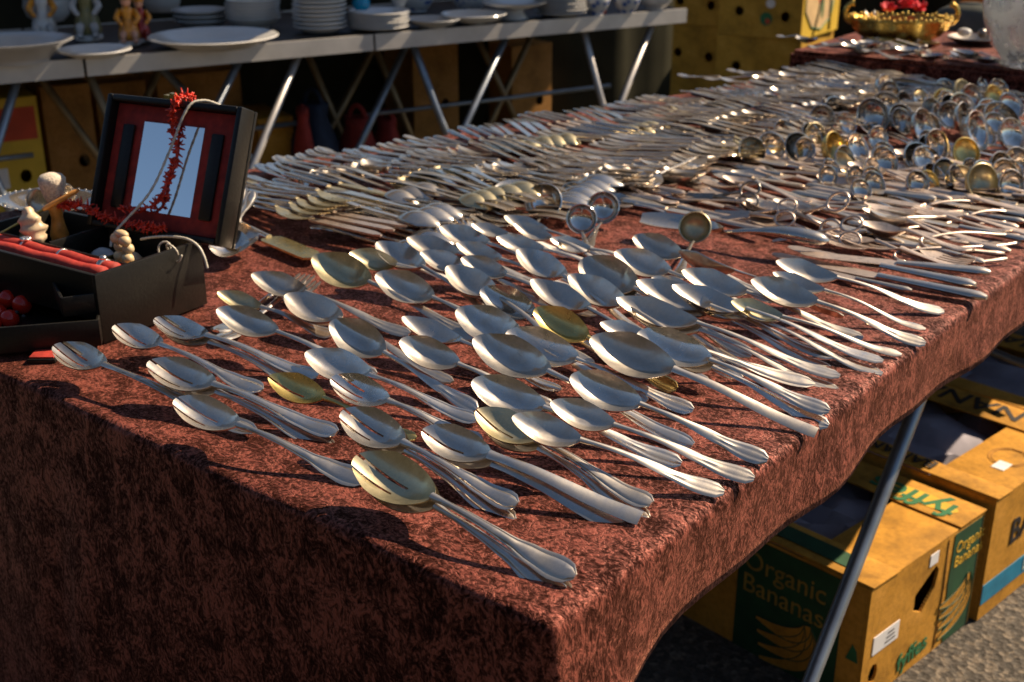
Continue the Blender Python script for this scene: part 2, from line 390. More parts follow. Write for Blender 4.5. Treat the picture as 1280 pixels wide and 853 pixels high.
def handle_mesh(style, x0, L, z0, crest=.005, end=.003, k=1.0, n=22):
    key = ('h', style, round(x0, 4), round(L, 4), round(z0, 4), round(crest, 4), k)
    if key in CACHE: return CACHE[key]
    ts = [-1, -.82, -.66, -.52, -.25, 0, .25, .52, .66, .82, 1]
    P, Q = [], []
    hl = L-x0
    for i in range(n+1):
        s = (i/n)**1.0; x = x0+hl*s; w = lerp_tab(HANDLES[style], s)*k
        sp = z0*(1-s)**1.6 + crest*math.sin(math.pi*min(1, s*1.25))**1.3*(1-s)*1.6 + end*s + .004*k*smooth(.75, 1, s)*(0 if style == 'straight' else .5)
        th = (.0030-.0012*smooth(0, .3, s))*k
        p, q = [], []
        for t in ts:
            z = sp + th*.55*(1-t*t)
            if style in ('thread', 'fiddle') and s > .10 and abs(abs(t)-.66) < .01: z -= .0007*k
            if style == 'fiddle' and .52 < s < .70 and abs(t) < .3: z += .0008*k*math.sin((s-.52)/.18*math.pi*3)**2
            if style == 'plain' and s > .6: z += .0004*k*math.cos(t*9)
            p.append((x, t*w, z)); q.append((x, t*w*.96, sp-th*.5))
        P.append(p); Q.append(q)
    me = MB().thick(P, Q).mesh('handle', SILVER, 40); CACHE[key] = me; return me
def bowl_mesh(bl, bw, depth=.16, shape='egg', slots=(), tip=.03, th=.0016):
    key = ('b', round(bl, 4), round(bw, 4), depth, shape, slots, tip)
    if key in CACHE: return CACHE[key]
    ts = [-1, -.95, -.86, -.74, -.6, -.44, -.27, -.09, .09, .27, .44, .6, .74, .86, .95, 1]
    gaps = []
    for c, w, ln in slots:
        ts = [t for t in ts if abs(t-c) > w*.5+.045]+[c-w/2, c+w/2]; gaps.append((c-w/2, c+w/2, ln))
    ts.sort()
    ns = 16; c, e = {'egg': (.38, 1.85), 'round': (.34, 2.0), 'point': (.40, 1.8)}[shape]
    mx_, ex = {'egg': (.47, .62), 'round': (.46, .58), 'point': (.50, .72)}[shape]
    aa = math.log(.5)/math.log(mx_)
    def outline(x): return max(math.sin(math.pi*min(1, max(0, x))**aa)**ex, .085 if x > .5 else 0)
    d = depth*bl; P, Q, mask = [], [], []
    for i in range(ns+1):
        s = (i/ns)**.92; gw = outline(s+(1-s)*c*.95)*bw/2; p, q = [], []
        for t in ts:
            f = 1-s
            x = bl*(s+f*c*abs(t)**e*.95)
            y = t*gw
            zr = d*1.0+tip*bl*f**2+.045*bl*s**3-.02*bl*math.sin(math.pi*s)
            D = d*(1-abs(t)**2.1)*(1-f**2.1)*(1-s**2.6)*1.42
            z = max(zr-D, th*.8)
            if abs(t) > .93: z -= 0
            p.append((x, y, z)); q.append((x+.0006*f, y*.985, z-th))
        P.append(p); Q.append(q)
    for i in range(ns):
        s = (i/ns)**.92
        mask.append([not any(a-1e-6 <= ts[j] and ts[j+1] <= b+1e-6 and s < ln for a, b, ln in gaps) for j in range(len(ts)-1)])
    me = MB().thick(P, Q, mask).mesh('bowl', SILVER, 50); CACHE[key] = me; return me
def fork_head(hl, hw, tines=4, bend=.010, th=.0015):
    key = ('f', round(hl, 4), round(hw, 4), tines)
    if key in CACHE: return CACHE[key]
    ts, gap = [-1], []
    tw, gw = 2/(tines+(tines-1)*.62), 2/(tines+(tines-1)*.62)*.62
    t = -1
    for i in range(tines):
        ts.append(t+tw); gap.append(False); t += tw
        if i < tines-1: ts.append(t+gw); gap.append(True); t += gw
    ss = [0, .06, .15, .27, .40, .52, .58, .66, .76, .86, .94, 1]
    P, Q, mask = [], [], []
    for s in ss:
        wd = hw/2*(lerp_tab([(0, .93), (.5, 1), (.68, 1), (.82, .72), (.94, .24), (1, .2)], s))
        z = .002 + bend*((1-s)**2*.9+1.15*s**2) - .0012; p, q = [], []
        for j, t in enumerate(ts):
            tt = t
            if s < .06:                                # tine ends narrow to a point
                i = min(j//2, tines-1) if j else 0; c = -1+tw/2+i*(tw+gw); tt = c+(t-c)*.35
            p.append((hl*s, tt*wd, z)); q.append((hl*s, tt*wd, z-th))
        P.append(p); Q.append(q)
    for i in range(len(ss)-1): mask.append([not (gp and ss[i] < .575) for gp in gap])
    me = MB().thick(P, Q, mask).mesh('fork_head', SILVER, 40); CACHE[key] = me; return me
def knife_blade(L, w, tipk=1.0):
    key = ('k', round(L, 3), round(w, 4), tipk)
    if key in CACHE: return CACHE[key]
    P, Q = [], []
    for i in range(15):
        s = i/14; x = L*s
        lo = -w/2*(1-(1-min(1, s/.22))**2.2*1.0)
        hi = w/2*(1-(1-min(1, s/.10*tipk))**2*.55)
        if s > .93: lo *= 1-.35*smooth(.93, 1, s); hi *= 1-.25*smooth(.93, 1, s)
        p, q = [], []
        for j in range(5):
            t = j/4; y = lo+(hi-lo)*t; h = .0004+.0011*t
            p.append((x, y, .003+h)); q.append((x, y, .003-h))
        P.append(p); Q.append(q)
    me = MB().thick(P, Q).mesh('blade', STEEL, 40); CACHE[key] = me; return me
def knife_handle(x0, L, w=.015, h=.010):
    key = ('kh', round(x0, 3), round(L, 3), w)
    if key in CACHE: return CACHE[key]
    pts, rad = [], []
    for i in range(15):
        s = i/14; pts.append((x0+(L-x0)*s, 0, h*.5-.0002))
        rad.append(w/2*lerp_tab([(0, .62), (.03, .80), (.06, .58), (.12, .62), (.55, .82), (.9, 1.0), (.97, .9), (1, .5)], s))
    m = MB(); m.tube(pts, rad, 12, True, .62)
    me = m.mesh('handle', SILVER, 45); CACHE[key] = me; return me
def ladle_bowl(r, dp=.72):
    key = ('lb', round(r, 4), dp)
    if key in CACHE: return CACHE[key]
    n = 9; inn = [(r*math.sin(math.pi/2*i/n), -r*dp*math.cos(math.pi/2*i/n)) for i in range(n+1)]
    prof = [(1e-4, -r*dp-.0012)]+[(a+.0012*a/r, z-.0012*(1-a/r)) for a, z in inn[1:]]+[(r+.0022, .0006), (r+.0012, .0014), (r, .0008)]+[(max(a, 1e-4), z) for a, z in inn[::-1]]
    me = MB().lathe(prof, 26).mesh('bowl', SILVER_MIRROR, 60); CACHE[key] = me; return me
# ---------------------------------------------------------------- placing cutlery
def spoon_at(mt, mx, L, bl, bw, style, mats, label, cat='spoon', group=None, name='spoon', slots=(), shape='egg', depth=.16, tip=.03, k=1.0, crest=.005):
    o = thing(name, label, cat, mx, group)
    z0 = depth*bl+.045*bl
    link('bowl', bowl_mesh(bl, bw, depth, shape, slots, tip), o, mats[0])
    link('handle', handle_mesh(style, bl*.965, L, z0-.0006, crest, .003, k), o, mats[1])
    return o
W_, N_, S_ = .52, .46, .40
TABLE_SPOON, SERVER = 'dinner spoons laid out in the front rows', 'slotted serving spoons at the front of the table'
A2 = ((-.40, .10, .46), (.16, .11, .54)); A3 = ((-.54, .09, .42), (-.08, .10, .52), (.38, .09, .46)); A1 = ((-.06, .13, .56),)
# (label, tip px, neck px, handle end px or None, wide, handle style, materials, slots, pile, lift, shape, roll degrees)
SI, SD, GI, GD = SILVER, SILVER_DULL, GILT, GILT_DULL
FRONT = [
 ('slotted serving spoon furthest left at the front, under the open trays', (68,431),(140,468),(345,553), W_,'thread',SI,A3,1,0,'round',6),
 ('slotted serving spoon with a fan shaped handle end, touching the jewellery box', (142,407),(209,440),(328,490), W_,'fiddle',SI,A2,1,0,'round',6),
 ('slotted serving spoon lying over its twin, second from the front left', (185,452),(277,487),(421,543), W_,'thread',SI,A2,2,.002,'round',8),
 ('large slotted serving spoon with shaped handle at the front edge, left of the nearest one', (218,499),(311,534),(458,604), W_,'fiddle',SI,A2,1,.004,'round',8),
 ('polished slotted serving spoon just right of the jewellery box corner', (193,398),(271,421),(398,472), W_,'thread',SILVER_MIRROR,A3,2,.002,'round',6),
 ('broad oval serving spoon with scratched bowl, in front of the gilt one', (271,386),(359,431),(470,470), W_,'plain',SI,(),1,.010,'egg',10),
 ('serving spoon with pale gilt bowl, half hidden behind the scratched oval one', (272,365),(350,394),(415,420), N_,'plain',GD,(),1,.002,'egg',8),
 ('dinner spoon with worn bowl, rearmost on the left beside the gold bladed slice', (315,342),(390,372),(512,419), N_,'plain',SD,(),1,.004,'egg',8),
 ('dinner spoon with narrow bowl leaning under the large reflecting bowl', (358,367),(430,413),None, .54,'plain',SD,(),1,.004,'egg',4),
 ('wide serving spoon mirroring dark trees, above the slotted gilt lined one', (413,402),(495,459),(596,513), .74,'plain',SI,(),1,.014,'egg',14),
 ('broad bright serving spoon directly behind the gilt lined slotted one', (382,440),(472,482),(597,527), .66,'thread',SI,(),1,.004,'egg',8),
 ('slotted serving spoon with a gilt lined bowl in the middle of the front', (414,472),(491,508),(602,556), .70,'thread',SILVER_MIRROR,A3,1,.006,'round',10),
 ('small gilt spoon with two notches, alone on the cloth at the front', (336,470),(409,509),(520,550), .54,'slim',GI,A1,1,0,'egg',10),
 ('slotted serving spoon with dark branch reflections, behind the nearest spoon', (427,514),(507,563),(646,633), .64,'thread',SI,A2,2,.002,'round',10),
 ('serving spoon with one slot and a flat plain handle, right of the nearest pair', (528,537),(611,582),(800,648), .66,'straight',SI,A1,2,.002,'round',10),
 ('nearest spoon of all, slotted with a tarnished bowl, over its twin', (443,571),(546,632),(719,723), .60,'fiddle',GD,A2,2,.002,'round',10),
 ('large slotted spoon half covered by a dinner spoon, in the front right cluster', (596,512),(672,562),(814,632), .66,'thread',GD,A1,2,.0,'round',6),
 ('dinner spoon resting across the large slotted spoon', (640,521),(721,563),(904,617), .60,'plain',SD,(),1,.016,'egg',10),
 ('dinner spoon with tarnished bowl, nearest to the right edge of the cloth', (688,503),(766,541),(942,600), .60,'plain',SD,(),1,.008,'egg',10),
 ('broadest spoon of the front right, with a shoulder like a heart', (713,470),(801,510),(959,576), .76,'plain',SI,(),1,.014,'round',14),
 ('wide bowled spoon with grey patina, behind the large slotted spoon', (590,476),(676,520),(851,581), .70,'plain',SI,(),1,.012,'round',12),
 ('long oval spoon between the grey patina spoon and the pointed one', (592,422),(680,478),(866,558), .56,'thread',SI,(),1,.010,'egg',10),
 ('spoon with pointed shoulder below the gold spoon', (633,415),(718,459),(866,514), .68,'plain',SI,(),1,.012,'round',12),
 ('gold washed spoon standing out among the silver spoons', (668,386),(740,438),(846,488), .66,'plain',GI,(),1,.014,'egg',14),
 ('broad spoon with a star of sunlight on its rim, left of the gold spoon', (571,386),(650,430),None, .64,'plain',SI,(),1,.010,'egg',10),
 ('dark reflecting spoon just behind the star lit one', (601,361),(672,406),(780,452), .64,'plain',SILVER_MIRROR,(),1,.010,'egg',14),
 ('slender blue reflecting spoon behind the gold spoon', (665,349),(747,400),None, .50,'plain',SI,(),1,.012,'egg',2),
 ('slender spoon left of the dark reflecting one', (560,332),(632,384),None, .50,'plain',SD,(),1,.010,'egg',4),
 ('narrow blue toned spoon at the left, tip touching the fork pile', (472,302),(546,349),None, .48,'plain',SI,(),1,.012,'egg',4),
 ('dull pinkish spoon next to the narrow blue toned one', (509,297),(574,326),None, .56,'plain',SD,(),1,.006,'egg',6),
 ('small spoon tucked below the dull pinkish one', (526,315),(584,345),None, .54,'plain',SD,(),1,.004,'egg',8),
 ('spoon at the back of the left rows, on the pair of upturned ladle handles', (550,283),(612,312),None, .54,'plain',SD,(),1,.010,'egg',8),
 ('upper of two small spoons lying side by side in the left rows', (571,304),(627,331),None, .54,'plain',SD,(),1,.010,'egg',8),
 ('lower of two small spoons lying side by side in the left rows', (577,322),(634,351),None, .56,'plain',SD,(),1,.012,'egg',10),
 ('short spoon beneath the mouth of the upturned serving spoon', (590,281),(634,301),None, .58,'plain',SD,(),1,.004,'egg',8),
 ('spoon with bright tip at the middle of the back rows', (621,297),(680,319),None, .58,'plain',SD,(),1,.008,'egg',10),
 ('gilt spoon at the left, split by shadow, behind the plain pale spoon', (437,316),(497,338),None, .66,'plain',GD,(),1,.008,'egg',12),
 ('plain pale spoon in front of the shadow split gilt one', (470,342),(543,386),(660,430), .60,'plain',SD,(),1,.010,'egg',12),
 ('long golden grey spoon at the left end of the rows, above the reflecting bowl', (391,320),(466,369),(600,425), .56,'plain',GD,(),1,.012,'egg',12),
 ('slim blue spoon lying behind the pointed grey spoon', (503,396),(597,447),(700,490), .46,'thread',SI,(),1,.006,'egg',2),
 ('grey spoon with an angular neck, in front of the slim blue one', (500,425),(581,473),(690,510), .66,'plain',SD,(),1,.012,'round',12),
 ('small spoon below the first tiny ladle in the back row', (643,280),(689,304),None, .56,'plain',SD,(),1,.010,'egg',8),
 ('half hidden spoon behind the small spoon below the tiny ladle', (631,270),(683,297),None, .56,'plain',SD,(),1,.004,'egg',4),
 ('spoon just in front of the pair of tiny ladles', (688,299),(737,319),None, .60,'plain',SD,(),1,.006,'egg',10),
 ('slim spoon crossing the handles at the centre of the rows', (648,311),(718,360),None, .48,'plain',SI,(),1,.012,'egg',4),
 ('pale slim spoon below the double rimmed bowl', (712,343),(786,392),None, .46,'plain',SD,(),1,.012,'egg',6),
 ('wide spoon with a second rim showing, at the centre of the rows', (726,325),(796,369),None, .70,'plain',SD,(),2,.008,'round',14),
 ('spoon with pitted tip behind the wide double rimmed one', (769,314),(838,348),None, .60,'plain',SD,(),1,.010,'egg',10),
 ('spoon lying against the broad fish slice', (792,295),(852,327),None, .60,'plain',SD,(),1,.010,'egg',12),
 ('warm tinted spoon crossing in front of the engraved one', (796,351),(865,402),(1042,448), .54,'plain',SD,(),2,.008,'egg',6),
 ('spoon with an engraving on its blue bowl', (840,357),(920,402),(1103,453), .50,'plain',SI,(),2,.010,'egg',4),
 ('long slim spoon with the lowest neck in the right hand rows', (771,373),(856,425),(1049,472), .48,'plain',SD,(),2,.008,'egg',6),
 ('spoon with a sharp shoulder and doubled rim, right of the oval table spoon', (797,416),(875,467),(1036,515), .62,'plain',SI,(),2,.008,'round',12),
 ('small bowled spoon behind the oval table spoon at the right', (750,404),(806,436),(1018,482), .58,'fiddle',SD,(),1,.010,'egg',8),
 ('oval table spoon whose long plain handle reaches the right edge', (738,422),(825,478),(1020,541), .62,'straight',SD,(),1,.014,'egg',12),
 ('spoon behind the engraved one, under the ladle rim', (853,338),(920,379),(1078,424), .56,'plain',SD,(),1,.010,'egg',8),
 ('deep bowled spoon turned on its side below the small round ladle', (848,314),(917,346),None, .56,'plain',SD,(),1,.014,'egg',-18),
 ('tiny bowled spoon peeping out behind the warm tinted one', (814,348),(868,372),None, .58,'plain',SD,(),1,.006,'egg',10),
 ('amber toned small spoon in the right hand rows', (914,377),(976,406),(1126,445), .56,'slim',GD,(),1,.010,'egg',10),
 ('plump spoon, third from the knives at the right edge', (939,350),(1010,391),(1156,431), .58,'plain',SD,(),1,.012,'egg',10),
 ('small slim spoon, second from the knives at the right edge', (966,341),(1021,376),(1156,413), .48,'slim',SD,(),1,.010,'egg',6),
 ('spoon next to the knives at the right edge', (970,327),(1041,361),(1179,391), .56,'plain',SD,(),1,.012,'egg',8),
]
TH = Vector((0, 0, ZT))
for i, (label, tp, nk, en, wr, st, mt, slots, pile, lift, shp, roll) in enumerate(FRONT):
    zb = lift + .004*(pile-1) + (.006 if lift >= .008 else 0)
    wr = min(.52, .20+wr*.52); roll = roll*2.5
    a = at(*tp, zb+.035); n = at(*nk, zb+.016)
    bl = max(.048, min(.096, (n-a).length))
    if en is not None:
        e = at(*en, .003+.003*(pile-1)); L = (e-a).length
        L = min(L, .275)
        dirv = (e-a).normalized()
    else:
        d2 = (n-a); d2.z = 0; d2.normalize(); L = bl*2.75
        e = a + d2*L; e.z = ZT+.004+.4*zb; dirv = (e-a).normalized()
        L = (e-a).length
    bl = min(bl, L*.40)
    lz = .16*bl+.03*bl                      # local height of the tip rim
    ang = math.atan2(.003-lz, L); Lh = math.hypot(L, 0)
    # local tip (0,0,lz) and end (L,0,.003) are carried onto a and e
    xax = dirv; base = frame((0, 0, 0), xax)
    mx3 = base @ Matrix.Rotation(-ang*-1, 4, 'Y') @ Matrix.Rotation(0, 4, 'X')
    rollm = Matrix.Rotation(R(roll), 4, dirv)
    mx = rollm @ mx3; off = mx @ Vector((0, 0, lz)); mx = Matrix.Translation(a-off) @ mx
    cat = 'spoon'
    nm_ = 'serving_spoon' if 'serving' in label or slots else 'spoon'
    grp = SERVER if slots else TABLE_SPOON
    hm = SI if mt in (SI, SILVER_MIRROR) else (SD if mt in (SD,) else mt)
    if mt is GD: hm = SD
    kk = 1.15 if slots else 1.0
    for q in range(pile):
        lab = label if q == 0 else 'lower twin under the ' + label.split(',')[0]
        m2 = mx if q == 0 else mx @ T(.005*q+bl*.5, 0, -.0058*q) @ rotz(R(-4.5*q)) @ T(-bl*.5, 0, 0)
        spoon_at(None, m2, L, bl, bl*wr, st, (mt if q == 0 else SD, hm), lab, cat, grp, nm_, slots if q == 0 or slots else (), shp, k=kk)

# ---------------------------------------------------------------- piled forks, spoons and knives
def fork_parts(o, L, m1, m2, style='plain', hl=.078, hw=.027, tines=4, k=1.5):
    z0 = .010*1.15+.002-.0012+.0
    link('fork_head', fork_head(hl, hw, tines), o, m1); link('handle', handle_mesh(style, hl*.99, L, z0, .0004, .003, k), o, m2)
def spoon_parts(o, L, m1, m2, style='plain', bl=.076, bw=.046, k=1.5):
    link('bowl', bowl_mesh(bl, bw), o, m1); link('handle', handle_mesh(style, bl*.965, L, .16*bl+.045*bl-.0006, .0015, .003, k), o, m2)
def knife_parts(o, L, m1, m2, w=.018):
    bl = L*.53; link('blade', knife_blade(bl, w), o, m1); link('handle', knife_handle(bl, L), o, m2)
def piece(kind, mx, label, group, L=.20, mats=(SILVER, SILVER), style='plain'):
    cat = {'fork': 'fork', 'spoon': 'spoon', 'knife': 'knife'}[kind]
    o = thing(kind, label, cat, mx, group)
    {'fork': fork_parts, 'spoon': spoon_parts}.get(kind, lambda o, L, a, b, s: knife_parts(o, L, STEEL if a is SILVER else a, b))(o, L, mats[0], mats[1], style)
    return o
def aim(pos, yaw, pitch=0.0, roll=0.0):
    return T(pos) @ rotz(yaw) @ Matrix.Rotation(-pitch, 4, 'Y') @ Matrix.Rotation(roll, 4, 'X')
rnd = random.Random(11)
MATS = [SILVER_MIRROR, SILVER_MIRROR, SILVER_DULL, SILVER, SILVER_DULL, SILVER, SILVER, GILT_DULL]
ZONES = ['by the jewellery box', 'past the jewellery box', 'halfway along', 'towards the far end', 'before the covered riser']
ROWS = ['back row of piles', 'second row of piles', 'third row of piles', 'frontmost row of piles']
FIN = {}
for _m, _n in ((SILVER, 'bright'), (SILVER_DULL, 'dull'), (SILVER_MIRROR, 'polished'), (GILT_DULL, 'gilt')): FIN[_m.name] = _n
PL = {'fork': 'silver forks stacked', 'spoon': 'silver spoons nested', 'knife': 'silver knives laid'}
# handles lie towards the far edge, heads towards the middle of the table
for row in range(4):
    y = [.50, .46, .43, .47][row]; kprev = None
    yend = [2.20, 2.20, 2.12, 1.05][row]
    while y < yend:
        edge = back_x(y)+.025
        x = edge + [.0, .150, .300, .400][row] + rnd.uniform(-.02, .02)
        if y < .52 and x > -1.0: y += .03; continue
        kind = rnd.choice(['fork', 'spoon', 'knife', 'fork', 'spoon', 'knife', 'fork']) if row < 3 else rnd.choice(['fork', 'spoon', 'spoon'])
        n = rnd.choice([2, 3, 4, 5, 5, 6]) if kind != 'knife' else rnd.choice([2, 3, 4])
        ya, yb = [(-25, -9), (-21, -5), (-8, 8), (3, 16)][row]; yaw = R((ya+yb)/2+(yb-ya)/2*math.sin(y*9+row*2)+rnd.uniform(-9, 9))
        L = rnd.choice([.225, .235, .245, .25]) if row < 3 else .215
        zone = min(4, int((y-.40)/.37)); m = rnd.choice(MATS); m2 = SILVER_MIRROR if m is GILT_DULL else m
        st = rnd.choice(['plain', 'plain', 'plain', 'thread', 'straight', 'fiddle'])
        step = rnd.uniform(.0150, .0200) if kind != 'knife' else .0205
        z = ZT+.003+rnd.uniform(0, .014)+(.009 if row in (1, 2) else 0)
        flip = rnd.random() < .35 and kind != 'knife'; lean = R(rnd.uniform(4, 11))
        for q in range(n):
            yq = yaw+R(rnd.uniform(-1.6, 1.6)+(q-n/2)*.9)
            off = Vector((rnd.uniform(-.006, .006)+.002*q, step*q, (.0022 if kind != 'knife' else .0006)*q))
            p0 = Vector((x, y, z)) + rotz(yaw) @ off
            # local x runs head -> handle end, so turn it round: the handle end sits at (x, y)
            hp = p0 + rotz(yq) @ Vector((L, 0, 0))
            mx = aim(hp, yq+math.pi, R(-rnd.uniform(0, 1.5)), lean*(1 if kind != 'knife' else .6)+R(rnd.uniform(-2, 2)))
            if flip: mx = mx @ T(0, 0, .017) @ Matrix.Rotation(math.pi, 4, 'X')
            posn = 'single' if n == 1 else 'farthest' if q == n-1 else 'nearest' if q == 0 else 'inner'
            lab = '%s %s %s, %s, %s' % (posn, FIN[m.name], kind, ROWS[row], ZONES[zone])
            piece(kind, mx, lab, '%s in piles, %s, %s' % (kind+'s' if kind != 'knife' else 'knives', ROWS[row], ZONES[zone]), L, (m, m2), st)
        y += step*n*.88+rnd.uniform(.002, .020)
# loose pieces in front of the piles
piece('fork', frame(at(385, 352, .004), at(318, 392, .004)-at(385, 352, .004)), 'silver fork with its tines showing beneath the front spoons at the left', 'forks under the left of the front rows', .2)
piece('fork', frame(at(392, 360, .004), at(325, 400, .004)-at(392, 360, .004)), 'silver fork just in front of another one, beneath the front spoons at the left', 'forks under the left of the front rows', .2)
# gold bladed slice beside the jewellery box
o = thing('cake_slice', 'cake slice with a golden blade, lying right of the jewellery box', 'cake slice', frame(at(396, 325, .008), at(300, 285, .010)-at(396, 325, .008)))
link('blade', knife_blade(.115, .034, 1), o, GILT); link('handle', knife_handle(.115, .21, .016), o, SILVER)
# two serving spoons turned the other way, mouths to the far right
for q in range(2):
    a, b = at(657+q*2, 228+q*6, .040-.006*q), at(552+q*10, 292+q*3, .006)
    sp = frame(a, b-a, (.25, -.35, .9))
    spoon_at(None, sp @ T(0, 0, -.012), (b-a).length, .080, .050, 'fiddle', (SILVER_MIRROR, SILVER),
             ['large serving spoon propped up behind the front rows, bowl to the far right', 'twin lying under the propped up large serving spoon'][q], 'spoon', 'serving spoons turned against the rows', 'serving_spoon', k=1.1)
# ---------------------------------------------------------------- ladles standing on their rims
def ladle(px, py, hpx, label, group, mat=LADLE_MIRROR, hmat=SILVER_MIRROR, yaw=None, tilt=None, hl=None, lift=.0, rn=rnd):
    """px, py: middle of the mouth, hpx: its height in the photograph"""
    p = at(px, py+hpx*.45, .006)
    dist = (p-CAM).length; r = max(.014, min(.048, hpx*dist/F_PX/2*.96))
    yaw = R(rn.uniform(-36, -4)) if yaw is None else R(yaw); a = R(rn.uniform(18, 44)) if tilt is None else R(tilt)
    base = T(p.x, p.y, ZT+.008+lift) @ rotz(yaw)
    o = thing('ladle', label, 'ladle', base, group)
    n = Vector((math.cos(a), 0, math.sin(a))); u = Vector((-math.sin(a), 0, math.cos(a)))
    mb = frame(u*r, u.cross(n), n)          # local z of the bowl = mouth normal
    link('bowl', ladle_bowl(round(r, 3), rn.choice([.62, .72, .85])), o, mat, mb)
    hl = hl or max(.09, min(.24, r*4.6)); key = ('lh', round(hl, 2), round(r, 3))
    if key not in CACHE:
        P, Q = [], []; k = .7+r*9
        for i in range(17):
            s = i/16; w = lerp_tab(HANDLES['plain'], s)*k
            z = .0015+.006*math.sin(math.pi*min(1, s*1.1))*(1-s*.5); pp, qq = [], []
            for t in (-1, -.5, 0, .5, 1):
                pp.append((hl*s-.001, t*w, z+.001*(1-t*t))); qq.append((hl*s-.001, t*w, z-.0012))
            P.append(pp); Q.append(qq)
        CACHE[key] = MB().thick(P, Q).mesh('handle', SILVER, 40)
    link('handle', CACHE[key], o, hmat)
    return o
ladle(677, 254, 46, 'tiny ladle standing on its rim behind the front rows, leftmost of four', 'tiny ladles behind the front rows', yaw=-62, hl=.12)
ladle(715, 243, 32, 'tiny ladle half hidden behind the two facing ones', 'tiny ladles behind the front rows', yaw=-60, hl=.10)
ladle(727, 277, 36, 'tiny ladle with a doubled rim, nearest of the four behind the front rows', 'tiny ladles behind the front rows', yaw=-50, hl=.11)
ladle(752, 263, 40, 'tiny ladle whose handle runs right under the spoons, rightmost of four', 'tiny ladles behind the front rows', yaw=-64, hl=.13)
ladle(866, 298, 38, 'round gilt lined ladle among the right hand spoons', 'tiny ladles behind the front rows', GILT_DULL, yaw=-66, tilt=28, hl=.17, lift=.012)
BIG = [(140,230,150),(195,150,120),(280,262,130),(425,222,196),(505,180,190),(100,330,140),(35,415,140),(225,400,180),(290,478,150),(425,520,130),(510,440,160),(600,130,100),(720,120,130),(738,290,216),(662,255,110),(800,500,110),(760,585,120),(735,470,150),(850,545,160),(962,430,160),(1040,310,220),(1060,40,80),(990,120,150),(900,170,160),(850,60,120),(1195,230,220),(1120,200,170),(1240,150,150),(1160,80,140),(920,570,140),(1050,600,190),(1120,560,200),(1185,570,190),(1250,500,180),(660,420,100),(1255,330,130),(790,200,170),(600,60,80),(930,260,100),(1000,520,120),(320,560,110),(170,560,110)]
BIG = [(1000+x/4.56, 100+y/4.56, h/4.56) for x, y, h in BIG] + [(943,191,36),(968,186,36),(1003,188,40),(985,168,32),(1022,172,34),(1210,118,30),(1188,130,34),(1130,150,34),(1265,235,34),(1080,240,28),(1150,232,30)]
_r = random.Random(3)
for _i in range(38): BIG.append((_r.uniform(1045, 1275), _r.uniform(112, 232), _r.uniform(25, 40)))
LZ = [(1000, 'at left end of heap'), (1070, 'left of heap centre'), (1140, 'in heap centre'), (1210, 'right of heap centre'), (1400, 'at right end of heap')]
BIG.sort(key=lambda q: -q[1]); cnt = {}
SZ = lambda h: 'large' if h > 40 else ('middle sized' if h > 31 else 'small')
for x, y, h in BIG:
    zn = [t for lim, t in LZ if x < lim][0]; depth = 'near the tongs' if y > 205 else ('halfway back' if y > 160 else 'towards the riser')
    mt = rnd.choice([LADLE_MIRROR]*12+[GILT, GILT_DULL])
    fin = 'gilt lined' if mt in (GILT, GILT_DULL) else 'polished'
    lab = '%s %s ladle %s, %s' % (SZ(h), fin, zn, depth)
    ladle(x, y, h, lab, 'ladles standing on edge: ' + SZ(h)+' '+fin+' '+zn+' '+depth, mt)
# ---------------------------------------------------------------- flat pieces at the right: fish knives, forks, tongs, scissors
def flat_zone(x, y): return ('left' if x < -.42 else 'middle' if x < -.2 else 'right')
rows = [(-.69, .90), (-.53, .90), (-.37, .93), (-.22, .92)]
for c, (x0, y0) in enumerate(rows):
    y = y0+.02; 
    while y < 1.50:
        x = x0 + rnd.uniform(-.03, .03) + (y-1.0)*.05
        kind = rnd.choice(['fork', 'knife', 'knife', 'knife', 'spoon']); L = rnd.choice([.17, .185, .20, .21])
        yaw = R(rnd.uniform(-10, 3)); z = ZT+.003+rnd.uniform(0, .009)
        m = rnd.choice([STEEL, STEEL, SILVER_DULL])
        nearfar = 'close to the scissors' if y < 1.22 else 'below the ladles'
        zn = flat_zone(x+.1, y)
        mx = aim((x, y, z), yaw, R(rnd.uniform(-2, 2)), R(rnd.uniform(-8, 8)))
        if rnd.random() < .3: mx = mx @ T(L, 0, 0) @ rotz(math.pi)
        piece(kind, mx, 'flat warm grey %s, %s of loose band, %s' % (kind, zn, nearfar), 'loose %s lying flat, %s, %s' % (kind+'s' if kind != 'knife' else 'knives', zn, nearfar), L, (m, m), rnd.choice(['slim', 'plain', 'straight']))
        y += rnd.uniform(.015, .023)
def loop(c, rx, ry, r, n=22, tilt=0):
    m = MB(); pts = [(c[0]+rx*math.cos(2*math.pi*i/n), c[1]+ry*math.sin(2*math.pi*i/n), c[2]+tilt*math.sin(2*math.pi*i/n)) for i in range(n+1)]
    return m.tube(pts, r, 7, False)
